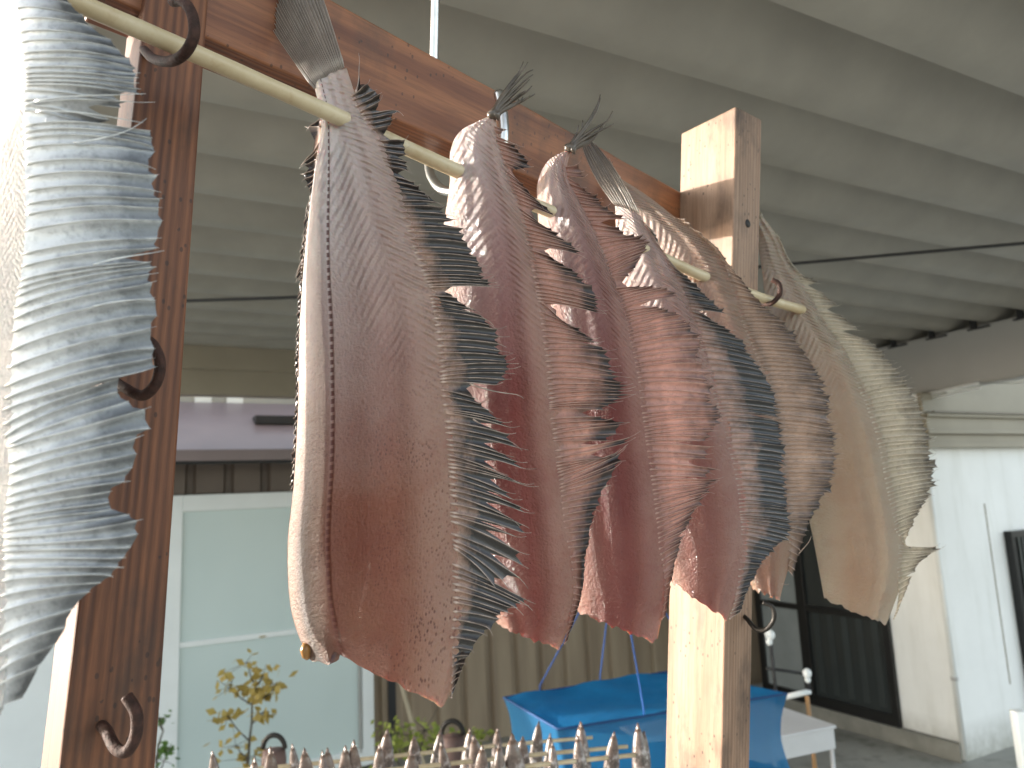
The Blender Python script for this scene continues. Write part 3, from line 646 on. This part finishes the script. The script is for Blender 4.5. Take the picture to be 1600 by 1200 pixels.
mb.build('gut_scrap', simple('amber_scrap', (.45, .22, .06), .3, var=.2, scale=300, bump=.3, bscale=500, bd=.0005), f.root)
# fish 2
f = Fish((725, 272), .539, 98, 'rosy flatfish with clawed tail, third from the left behind the large one', B2, F2, curve=.3)
f.body([(764, 184), (722, 203), (704, 235), (702, 290), (692, 360), (686, 450), (684, 550), (690, 660), (700, 770), (722, 880), (778, 976)],
       [(774, 182), (779, 212), (790, 245), (806, 292), (824, 345), (840, 402), (853, 465), (865, 545), (873, 640), (886, 740), (901, 850), (904, 930), (878, 1012)],
       thick=.011, bulgeleft=.15)
f.L
f.fin([[(776, 200, 794, 205, -2), (777, 208, 790, 214, -2)], [(780, 216, 822, 236, -3)], [(781, 221, 808, 232, -2), (786, 234, 822, 248, -3), (792, 250, 834, 268, -4), (796, 262, 808, 272, -2)],
       [(800, 276, 812, 288, -2), (808, 296, 845, 318, -3), (816, 320, 877, 348, -4)],
       [(818, 328, 842, 350, -2), (828, 360, 890, 380, -4), (836, 386, 919, 404, -6)],
       [(838, 394, 870, 410, -3), (846, 425, 922, 440, -5), (852, 455, 944, 478, -6), (856, 475, 947, 494, -7)],
       [(857, 482, 872, 498, -3), (862, 515, 928, 530, -7), (866, 545, 960, 552, -9), (869, 575, 975, 585, -10), (871, 605, 986, 610, -10), (873, 628, 988, 622, -8), (874, 640, 950, 642, -6)],
       [(876, 655, 945, 655, -4), (879, 675, 985, 664, -6), (881, 690, 960, 690, -4)], [(883, 700, 1004, 676, 6), (885, 712, 990, 690, 3)], [(886, 722, 960, 715, -2), (889, 742, 982, 702, 4), (893, 775, 952, 762, -2), (898, 820, 930, 815, -2), (902, 870, 919, 868, 0), (902, 925, 911, 925, 0), (894, 965, 900, 962, 0), (884, 1003, 888, 998, 0)]],
      'dorsal_fin', spacing=.0040, curl=.004, mlen=.93, tear=.03, rad=.00045)
f.fin([[(766, 188, 818, 108, -9), (768, 187, 831, 113, -14)], [(769, 187, 832, 122, -11), (770, 186, 828, 131, -9)], [(771, 186, 831, 142, -8), (772, 186, 820, 147, -5)], [(772, 186, 836, 153, -8), (773, 186, 813, 166, -4)]], 'tail_fin', spacing=.0014, mlen=.6, zoff=.002, rad=.0021, tipcurl=1.6, bridge=.45, mat=FT)
# fish 3
f = Fish((866, 333), .597, 98, 'deep rose flatfish with a fan shaped fin lobe, fourth from the left', B3, F3, curve=.3)
f.body([(884, 236), (856, 252), (840, 286), (840, 330), (842, 400), (850, 500), (858, 620), (866, 740), (880, 860), (903, 956)],
       [(893, 233), (886, 262), (893, 290), (910, 318), (929, 356), (950, 405), (966, 445), (982, 482), (996, 535), (1008, 590), (1016, 650), (1025, 710), (1034, 780), (1042, 840), (1042, 920), (1028, 1002)],
       thick=.011, bulgeleft=.15)
f.fin([[(886, 262, 908, 262, 1), (888, 274, 918, 280, 1)], [(890, 280, 905, 290, 0), (900, 302, 936, 312, 1), (910, 320, 950, 328, 0), (922, 345, 988, 346, -3)],
       [(926, 352, 970, 362, -3), (936, 374, 992, 372, -5), (945, 392, 1022, 375, -8), (952, 410, 1020, 384, -6), (958, 424, 1008, 402, -6), (962, 436, 986, 438, -3)],
       [(968, 452, 1000, 450, -4), (974, 466, 1036, 450, -6), (980, 482, 1072, 464, -8)],
       [(982, 488, 1036, 480, -5), (988, 510, 1068, 494, -8), (995, 535, 1094, 522, -9), (1002, 565, 1108, 558, -9), (1008, 595, 1120, 600, -9), (1014, 640, 1128, 640, -8), (1018, 668, 1130, 662, -8), (1022, 690, 1112, 692, -6)],
       [(1023, 696, 1124, 702, -6), (1026, 716, 1108, 720, -5)], [(1028, 724, 1127, 734, -6), (1031, 745, 1108, 745, -4)],
       [(1032, 750, 1125, 752, -4), (1037, 785, 1112, 766, 0), (1042, 820, 1088, 798, 2), (1045, 860, 1066, 848, 0), (1043, 910, 1050, 905, 0), (1036, 965, 1040, 962, 0)]],
      'dorsal_fin', spacing=.0042, curl=.004, mlen=.94, tear=.03, rad=.00048)
f.fin([[(884, 238, 938, 154, 9), (886, 238, 941, 158, 8)], [(888, 237, 958, 187, -9), (889, 237, 959, 197, -8)], [(890, 237, 950, 203, -6), (891, 237, 940, 206, -4)], [(886, 236, 905, 199, 3), (888, 236, 912, 198, 3)], [(892, 238, 936, 214, -4), (893, 239, 926, 226, -5)]], 'tail_fin', spacing=.0014, mlen=.5, zoff=.002, rad=.0021, tipcurl=1.6, bridge=.3, mat=FT)
# fish 4
f = Fish((1010, 392), .662, 98, 'mauve pink flatfish with broad black fin, fifth from the left', B4_, F4, curve=.3)
f.body([(961, 322), (962, 380), (958, 460), (962, 560), (975, 680), (1000, 800), (1051, 911)],
       [(1000, 336), (1022, 372), (1046, 408), (1066, 442), (1092, 500), (1112, 565), (1138, 655), (1158, 725), (1170, 800), (1168, 880), (1140, 968)],
       thick=.011, bulgeleft=.15)
f.fin([[(1010, 352, 1024, 366, 0), (1024, 375, 1030, 384, 0)], [(1050, 414, 1062, 428, -1), (1064, 438, 1086, 446, -3), (1076, 464, 1112, 472, -4), (1086, 486, 1138, 494, -5)],
       [(1088, 490, 1112, 502, -3), (1098, 520, 1160, 532, -6), (1108, 550, 1186, 566, -8), (1120, 595, 1208, 604, -8), (1130, 630, 1221, 638, -8), (1138, 660, 1223, 670, -8), (1150, 700, 1230, 706, -8), (1160, 735, 1232, 742, -7), (1167, 770, 1233, 778, -6), (1170, 800, 1237, 806, -6), (1171, 820, 1243, 832, -5), (1170, 850, 1212, 860, -2), (1166, 890, 1186, 888, 0), (1156, 930, 1168, 924, 0), (1146, 962, 1156, 956, 0)]],
      'dorsal_fin', spacing=.0044, curl=.004, mlen=.95, tear=.02, rad=.00042)
f.fin([[(962, 322, 908, 222, -14), (972, 324, 913, 220, -4), (986, 330, 920, 220, 4), (999, 336, 928, 224, 10)]], 'tail_fin', spacing=.0022, mlen=.95, tear=0, zoff=.002, rad=.00045, mat=FT1)
# fish 5
f = Fish((1095, 430), .716, 98, 'tan flatfish with grey brown fin, just in front of the right post', B5, F5, curve=.25)
f.body([(958, 292), (975, 350), (1000, 430), (1030, 540), (1060, 660), (1100, 790), (1176, 921)],
       [(970, 279), (1012, 306), (1058, 342), (1098, 372), (1122, 396), (1150, 440), (1172, 500), (1196, 560), (1214, 625), (1224, 690), (1232, 760), (1240, 840), (1222, 934)],
       thick=.010)
f.fin([[(1060, 343, 1070, 348, 0), (1100, 373, 1112, 382, 0), (1124, 398, 1134, 408, 0), (1146, 432, 1160, 442, -2), (1160, 468, 1188, 474, -4), (1172, 500, 1223, 502, -6), (1184, 530, 1250, 534, -7), (1196, 560, 1272, 566, -8), (1206, 595, 1290, 600, -8), (1214, 630, 1300, 636, -8), (1220, 665, 1308, 676, -8), (1225, 700, 1313, 702, -7), (1229, 735, 1311, 736, -4), (1233, 765, 1298, 764, -1), (1237, 800, 1276, 800, 1), (1240, 840, 1254, 846, 0), (1234, 895, 1238, 900, 0)]],
      'dorsal_fin', spacing=.0046, curl=.004, mlen=.96, tear=.0, rad=.00045)
f.fin([[(1206, 902, 1232, 912, 5)]], 'fin_spine', rad=.0006, bridge=0)
f.fin([[(1232, 880, 1268, 838, 3)]], 'fin_spine', rad=.0006, bridge=0)
f.fin([[(960, 292, 938, 246, 0), (970, 280, 944, 238, 0)]], 'tail_fin', spacing=.0022, mlen=.95, zoff=.002)
# fish 6
f = Fish((1255, 485), .823, 108, 'cream coloured flatfish with pale ribbed fin, rightmost past the right post', B6, F6, curve=.2)
f.body([(1180, 356), (1190, 420), (1200, 500), (1214, 600), (1240, 710), (1268, 830), (1288, 936)],
       [(1192, 338), (1214, 368), (1230, 402), (1262, 452), (1292, 505), (1324, 548), (1350, 595), (1370, 640), (1386, 690), (1396, 750), (1410, 820), (1414, 890), (1388, 974)],
       thick=.009)
f.fin([[(1216, 370, 1220, 376, 0), (1232, 405, 1242, 424, 0), (1256, 440, 1284, 446, -3)], [(1262, 450, 1290, 460, -2), (1280, 480, 1316, 480, -4)], [(1284, 488, 1318, 496, -3), (1302, 515, 1350, 518, -5)],
       [(1306, 520, 1345, 526, -3), (1324, 548, 1380, 550, -6), (1345, 585, 1408, 582, -7), (1360, 618, 1428, 606, -7), (1372, 648, 1444, 642, -7), (1384, 685, 1457, 680, -7), (1392, 720, 1463, 712, -7), (1398, 755, 1464, 742, -6), (1404, 785, 1460, 770, -5), (1408, 815, 1436, 802, -3), (1412, 838, 1418, 836, 0)],
       [(1414, 850, 1420, 856, 0), (1414, 858, 1475, 856, 6), (1415, 880, 1442, 872, 3), (1412, 910, 1424, 904, 0), (1404, 945, 1408, 940, 0), (1397, 965, 1399, 962, 0)]],
      'dorsal_fin', spacing=.0050, curl=.003, mlen=.95, tear=.02, rad=.0005)
f.fin([[(1182, 350, 1150, 285, 0), (1192, 340, 1165, 280, 0)]], 'tail_fin', spacing=.0022, mlen=.95, zoff=.002)
# ------------------------------------------------------------------ blue drying net
t = NT('blue_net_cloth'); v = t.coord(); c = t.ramp(t.noise(v, 8, 4), (.3, (.0, .15, .36)), (.7, (.005, .21, .47))); t.set(Base_Color=c, Roughness=.6, Normal=t.bump(t.noise(v, 20, 3), .4, .01))
tr = t.n('BsdfTranslucent'); t.lk(c, tr.inputs[0]); mx = t.n('MixShader'); mx.inputs[0].default_value = .4
t.lk(t.b.outputs[0], mx.inputs[1]); t.lk(tr.outputs[0], mx.inputs[2]); t.lk(mx.outputs[0], t.out.inputs[0]); M['net'] = t.m
t = NT('blue_mesh'); v = t.coord(); t.set(Base_Color=(.02, .20, .42), Roughness=.6); tp = t.n('BsdfTransparent'); mx = t.n('MixShader'); mx.inputs[0].default_value = .35
tr = t.n('BsdfTranslucent'); tr.inputs[0].default_value = (.03, .25, .5, 1); m2 = t.n('MixShader'); m2.inputs[0].default_value = .5
t.lk(t.b.outputs[0], m2.inputs[1]); t.lk(tr.outputs[0], m2.inputs[2])
t.lk(m2.outputs[0], mx.inputs[1]); t.lk(tp.outputs[0], mx.inputs[2]); t.lk(mx.outputs[0], t.out.inputs[0]); M['mesh'] = t.m
zt = CAMZ-.55; Q = [onZ(787, 1092, zt), onZ(1050, 1050, zt), onZ(1229, 1086, zt), onZ(872, 1142, zt)]
net = thing('drying_net', sum(Q, Vector())/4-ZV*.5, 'blue hanging box shaped drying net behind the rack', 'drying net')
def sag(u, v_): return Q[0]*(1-u)*(1-v_)+Q[1]*u*(1-v_)+Q[2]*u*v_+Q[3]*(1-u)*v_
def netsheet(z0, name, mat, dz=.012):
    mb = MB(); rows = []
    for i in range(19):
        rows.append([mb.vert(sag(i/18, j/10)+ZV*(z0+dz*(noise.noise((i*.25, j*.3, z0))) - .02*sin(pi*i/18)*sin(pi*j/10)+.010*sin(pi*i/18))) for j in range(11)])
    mb.grid(rows); return mb.build(name, mat, net)
netsheet(0, 'net_lid', M['net']); netsheet(-.2, 'net_tray', M['net']); netsheet(-.42, 'net_tray', M['net'])
mb = MB(); ring = []
for e in range(4):
    for i in range(14): ring.append(lerp(Q[e], Q[(e+1) % 4], i/14))
cen = sum(Q, Vector())/4; rows = []
for j in range(23):
    zz = -j*.42/22; pin = 1-.06*abs(sin(pi*j/11)); rows.append([mb.vert(cen+(p-cen)*pin*(1+.01*noise.noise((i*.4, j*.3, 2)))+ZV*(zz+(.006*noise.noise((i*.7, 0, 0)) if j else 0))) for i, p in enumerate(ring)]); rows[-1].append(rows[-1][0])
mb.grid(rows); mb.build('net_side', M['mesh'], net)
mb = MB()
for zz in (0.003, -.2, -.42): mb.tube([p+ZV*zz for p in ring+[ring[0]]], .0035, 6)
mb.build('seam', simple('navy_seam', (.004, .06, .2), .7, bump=0), net)
apex = at(962, 850, 2.25)
mb = MB()
for q in (lerp(Q[0], Q[1], .2), lerp(Q[0], Q[1], .55), lerp(Q[1], Q[2], .35), lerp(Q[3], Q[2], .35)): mb.tube([q, q+ZV*.02, apex], .0019, 6)
mb.tube([apex, Vector((apex.x, apex.y, H+.01))], .0028, 6)
mb.build('cord', simple('blue_cord', (.02, .12, .45), .7, bump=0), net)
# ------------------------------------------------------------------ small fish on sticks
t = NT('small_fish_skin'); v = t.coord(); a_ = t.attr('vn'); c = t.ramp(t.noise(v, 90, 5, .7), (.38, (.035, .028, .026)), (.52, (.14, .105, .09)), (.64, (.60, .58, .57)))
c = t.mix(t.ramp(a_, (.0, 1.), (.3, 0.)), c, (.13, .085, .065))
t.set(Base_Color=c, Roughness=.28, Normal=t.bump(t.noise(v, 300, 4), .6, .001)); t.b.inputs['Coat Weight'].default_value = .5; M['small'] = t.m
mb = MB(); NVs = 26; rows = []; tot = .15
for j in range(NVs+1):
    v_ = j/NVs; z_ = .035-v_*tot
    wx = .0155*(sin(pi*min(1, (v_*.88+.03)))**.58)*(1.1 if v_ < .6 else .9)
    wy = wx*.62+.0008
    rows.append([mb.vert(Vector((wx*cos(2*pi*k_/16), wy*sin(2*pi*k_/16), z_)), vn=v_) for k_ in range(16)]); rows[-1].append(rows[-1][0])
mb.grid([r_[::-1] for r_ in rows]); mb.face(*rows[0][:16][::-1]); mb.face(*rows[-1][:16])
sfbody = mb
peaks = [(339, 1171), (393, 1172), (462, 1160), (480, 1180), (512, 1159), (506, 1180), (541, 1174), (553, 1155), (602, 1149), (590, 1166), (646, 1141), (685, 1140), (693, 1155), (729, 1137), (744, 1148), (778, 1130), (813, 1137), (836, 1125), (803, 1156), (856, 1137), (862, 1148), (905, 1133), (954, 1163), (1011, 1172), (425, 1186), (640, 1176), (752, 1180), (780, 1182), (905, 1168), (1000, 1186)]
# three sticks, each an inclined line in the space beyond the rack
sticks = [((250, 1215, 1.25), (925, 1152, 1.62)), ((250, 1238, 1.10), (980, 1166, 1.45)), ((250, 1262, .98), (1005, 1178, 1.30))]
SL = []
names = ['farthest thin bamboo stick carrying small fish over the rack below', 'middle thin bamboo stick carrying small fish over the rack below', 'nearest thin bamboo stick carrying small fish over the rack below']
for (p_, q_), nm in zip(sticks, names):
    a, b_ = at(*p_), at(*q_); SL.append((a, b_)); a2 = a+(a-b_)*.25
    mb = MB(); mb.tube([lerp(a2, b_, i/10)+ZV*.001*sin(i) for i in range(11)], .0038, 8); tag(mb.build('bamboo_stick', M['bamboo'], loc=a), nm, 'skewer', 'thin bamboo sticks of small fish')
# rails that carry the sticks, below and left of the view
proto = None
def colr(i): return ['dark', 'pale'][i % 2]
peaks_s = sorted(peaks)
for i, (x, y) in enumerate(peaks_s):
    y += 7
    # nearest stick by height: the peak stands 3.5 cm above its stick
    best = None
    for k_, (a, b_) in enumerate(SL):
        for q in range(121):
            p = lerp(a, b_, q/120)+ZV*.035; d = p-CAM; zz = d.dot(fw); X = 800+FPX*d.dot(rt)/zz; Y = 600-FPX*d.dot(up)/zz
            e = abs(X-x)*3+abs(Y-y)
            if best is None or e < best[0]: best = (e, k_, p-ZV*.035)
    if proto is None:
        root = thing('small_fish', best[2], '', 'fish'); ch = sfbody.build('body', M['small'], root, loc=(0, 0, 0)); proto = (root, ch)
        tb = MB(); ids = [tb.vert(Vector(p)) for p in ((-.003, .001, .026), (.003, .001, .026), (.003, .0, .040), (.000, .0005, .044), (-.003, 0, .037))]
        ids2 = [tb.vert(Vector(p)-Vector((0, .002, 0))) for p in ((-.003, .001, .026), (.003, .001, .026), (.003, .001, .040), (.000, .0005, .044), (-.003, .001, .037))]
        tb.face(*ids); tb.face(*ids2[::-1])
        for q in range(5): tb.face(ids[q], ids2[q], ids2[(q+1) % 5], ids[(q+1) % 5])
        tl_ = tb.build('tail_fin', M['small'], root, loc=(0, 0, 0)); proto = (root, ch, tl_)
    else:
        root = proto[0].copy(); COL.objects.link(root)
        for c_ in proto[1:]:
            cc = c_.copy(); COL.objects.link(cc); cc.parent = root
    root.location = best[2]; root.rotation_euler = (random.uniform(-.12, .12), random.uniform(-.14, .14), random.uniform(-.8, .8)); s_ = random.uniform(.8, 1.25); root.scale = (s_*random.uniform(.85, 1.15), s_, s_)
    ordn = ['first', 'second', 'third', 'fourth', 'fifth', 'sixth', 'seventh', 'eighth', 'ninth', 'tenth', 'eleventh', 'twelfth', 'thirteenth', 'fourteenth', 'fifteenth', 'sixteenth', 'seventeenth', 'eighteenth', 'nineteenth', 'twentieth', 'twenty first', 'twenty second', 'twenty third', 'twenty fourth', 'twenty fifth', 'twenty sixth', 'twenty seventh', 'twenty eighth', 'twenty ninth', 'thirtieth']
    root['label'] = 'small dried fish on the thin sticks, %s from the left by its tip' % ordn[i]; root['group'] = 'small dried fish on thin sticks'
# ------------------------------------------------------------------ table, stand, pole
zt = .66; T1, T2, T3 = onZ(1307, 1133, zt), onZ(1221, 1150, zt), onZ(1228, 1112, zt)
e2 = (T1-T3); tbl = thing('white_table', Vector((T1.x, T1.y, 0)), 'white plastic topped table standing behind the blue net', 'table')
ex = (T2-T1).normalized()*.75; ey = (T3-T1); ey = ey-ex.normalized()*ey.dot(ex.normalized()); ey = ey.normalized()*.42
M['plastic'] = simple('white_plastic', (.60, .60, .60), .4, var=.05, bump=0)
mb = MB(); mb.box(T1-ZV*.012, ex, ey, ZV*.012); mb.build('tabletop', M['plastic'], tbl, bevel=.003)
mb = MB(); mb.box(T1-ZV*.09+ex*.01+ey*.02, ex*.98, ey*.03, ZV*.077); mb.box(T1-ZV*.09+ex*.01+ey*.055, ex*.02, ey*.9, ZV*.077); mb.build('apron', M['plastic'], tbl, bevel=.002)
for u, v_ in ((.02, .06), (.96, .06), (.02, .9), (.96, .9)):
    p = T1+ex*u+ey*v_; mb = MB(); mb.tube([Vector((p.x, p.y, 0)), Vector((p.x, p.y, zt-.09))], .009, 8); mb.build('leg', M['plastic'], tbl)
zs = 3.35
st = thing('pipe_stand', at(1265, 1200, zs), 'black pipe stand with white joints before the dark window', 'stand')
mb = MB(); mb.tube([at(1203, 992, zs), at(1212, 1080, zs), at(1232, 1290, zs)], .008, 8); mb.tube([at(1197, 1044, zs), at(1261, 1053, zs)], .007, 8); mb.tube([at(1261, 1053, zs), at(1265, 1082, zs)], .009, 8); mb.build('pipe', M['black'], st)
for x, y, r_ in ((1203, 992, .022), (1261, 1052, .020), (1262, 1062, .014), (1202, 1003, .015)):
    mb = MB(); p = at(x, y, zs-.01); mb.tube([p-ZV*r_, p-ZV*r_*.6, p, p+ZV*r_*.6, p+ZV*r_], [r_*.4, r_*.85, r_, r_*.85, r_*.4], 12); mb.build('joint', M['frame_white'], st)
mb = MB(); mb.tube([at(1228, 1089, zs), at(1266, 1080, zs)], .013, 10); mb.build('arm', M['frame_white'], st)
mb = MB(); mb.tube([at(1261, 1088, zs-.02), at(1275, 1215, zs-.05), at(1285, 1300, zs-.05)], .010, 8)
tag(mb.build('wooden_stick', simple('orange_wood', (.50, .28, .12), .5), loc=at(1275, 1215, zs)), 'orange wooden stick leaning against the pipe stand', 'stick')
wp = onZ(1590, 1110, .95); mb = MB(); sp_ = thing('white_pipe_frame', Vector((wp.x, wp.y, 0)), 'white square pipe frame at the lower right edge', 'frame')
mb.tube([Vector((wp.x, wp.y, 0)), wp], .022, 4); mb.build('upright', M['frame_white'], sp_, bevel=.003)
mb = MB(); mb.tube([wp-ZV*.02, wp-ZV*.02+Vector((.9, -.1, 0))], .016, 4); mb.build('top_bar', M['frame_white'], sp_)
p = onB(625, 1060, DB-.3); mb = MB(); p2 = onB(652, 1160, DB-.45); mb.tube([p+(p-p2)*.8, p, p2, p2+(p2-p)*1.6], .014, 8)
tag(mb.build('leaning_cane', simple('pale_cane', (.55, .46, .32), .6), loc=p2), 'pale cane leaning on the tan ribbed shed wall', 'cane')
# ------------------------------------------------------------------ plants
def leafmat(n, c1, c2):
    t = NT(n); t.set(Base_Color=t.ramp(t.noise(t.coord(), 30, 2), (.35, c1), (.65, c2)), Roughness=.55)
    tr = t.n('BsdfTranslucent'); tr.inputs[0].default_value = (*c2, 1); mx = t.n('MixShader'); mx.inputs[0].default_value = .4
    t.lk(t.b.outputs[0], mx.inputs[1]); t.lk(tr.outputs[0], mx.inputs[2]); t.lk(mx.outputs[0], t.out.inputs[0]); return t.m
M['yleaf'] = leafmat('yellowed_leaf', (.38, .27, .07), (.55, .42, .12)); M['gleaf'] = leafmat('green_leaf', (.05, .14, .03), (.16, .28, .06)); M['ygleaf'] = leafmat('lime_leaf', (.18, .24, .04), (.35, .40, .08))
M['bark'] = simple('grey_bark', (.12, .10, .075), .8, var=.3, scale=40)
def leaf(mb, p, s_, rng):
    d = Vector((rng.uniform(-1, 1), rng.uniform(-1, 1), rng.uniform(-.8, .5))).normalized(); n_ = d.orthogonal().normalized(); n_ = (n_+d.cross(n_)*rng.uniform(-1, 1)).normalized()
    ids = [mb.vert(p), mb.vert(p+d*s_*.5+n_*s_*.32), mb.vert(p+d*s_), mb.vert(p+d*s_*.5-n_*s_*.32)]; mb.face(*ids)
def plant(name, base, top, blobs, nleaf, ls, lm, label, cat, seed, twigs=True):
    rng = random.Random(seed); root = thing(name, base, label, cat); mb = MB()
    n = 10; tr_ = [lerp(base, top, i/n)+Vector((noise.noise((i*.5, seed, 0)), noise.noise((i*.5, seed, 5)), 0))*.03*(1 if i else 0) for i in range(n+1)]
    mb.tube(tr_, [lerp(.011, .003, i/n) for i in range(n+1)], 8)
    lf = MB()
    for (c_, r_) in blobs:
        a = min(tr_, key=lambda q: (q-(c_-ZV*.08)).length); mb.tube([a, lerp(a, c_, .5)-ZV*.01, c_], [.004, .003, .0018], 6)
        for k_ in range(nleaf):
            e = Vector((rng.gauss(0, 1), rng.gauss(0, 1), rng.gauss(0, .7)))*r_*.55+c_
            if k_ % 3 == 0: mb.tube([c_, e], [.0018, .001], 4)
            leaf(lf, e, ls*rng.uniform(.6, 1.2), rng)
    mb.build('trunk', M['bark'], root); lf.build('crown', lm, root)
zd = 3.6
B_ = onZ(380, 1400, 0) if False else Vector((at(378, 1230, zd).x, at(378, 1230, zd).y, .0))
P_ = lambda x, y, d=0: at(x, y, zd+d)
plant('autumn_sapling', B_, P_(398, 1045), [(P_(385, 1035), .09), (P_(410, 1058), .09), (P_(395, 1075), .07), (P_(360, 1075), .07), (P_(432, 1070), .05), (P_(420, 1085), .06), (P_(355, 1118), .05), (P_(412, 1112), .03), (P_(368, 1165), .09), (P_(385, 1185), .08)], 18, .055, M['yleaf'], 'sparse yellow leaved sapling before the pale frosted door', 'sapling', 3)
mb = MB()
plant('green_shrub', Vector((at(248, 1230, 3.5).x, at(248, 1230, 3.5).y, 0)), at(248, 1120, 3.5), [(at(246, 1122, 3.5), .05), (at(262, 1172, 3.5), .03), (at(245, 1185, 3.5), .08)], 26, .035, M['gleaf'], 'small green shrub beside the left post before the door', 'shrub', 5)
plant('lime_shrub', Vector((at(640, 1230, 3.2).x, at(640, 1230, 3.2).y, 0)), at(650, 1150, 3.2), [(at(612, 1140, 3.2), .06), (at(665, 1140, 3.2), .07), (at(640, 1165, 3.2), .1), (at(690, 1165, 3.2), .09), (at(615, 1180, 3.2), .09), (at(745, 1150, 3.3), .05)], 38, .035, M['ygleaf'], 'lime green shrub behind the small dried fish', 'shrub', 8)
# two dark rimmed round pots seen between the small fish
for x, y, lb in ((428, 1172, 'round grey lidded pot left among the small fish tips'), (707, 1150, 'round grey lidded pot right of the lime shrub')):
    p = at(x, y, 2.3); rt_ = thing('lidded_pot', Vector((p.x, p.y, p.z-.12)), lb, 'pot', 'round lidded pots below the rack')
    mb = MB(); mb.tube([p-ZV*.12, p-ZV*.1, p-ZV*.03, p], [.03, .036, .038, .034], 20); mb.build('pot_body', simple('terracotta', (.20, .12, .10), .6), rt_)
    mb = MB(); pts = [p+rt*(.034*cos(a))+ZV*(.04*sin(a)+.004) for a in [pi*i/16 for i in range(17)]]; mb.tube(pts, .008, 8); mb.build('handle', M['iron'], rt_)
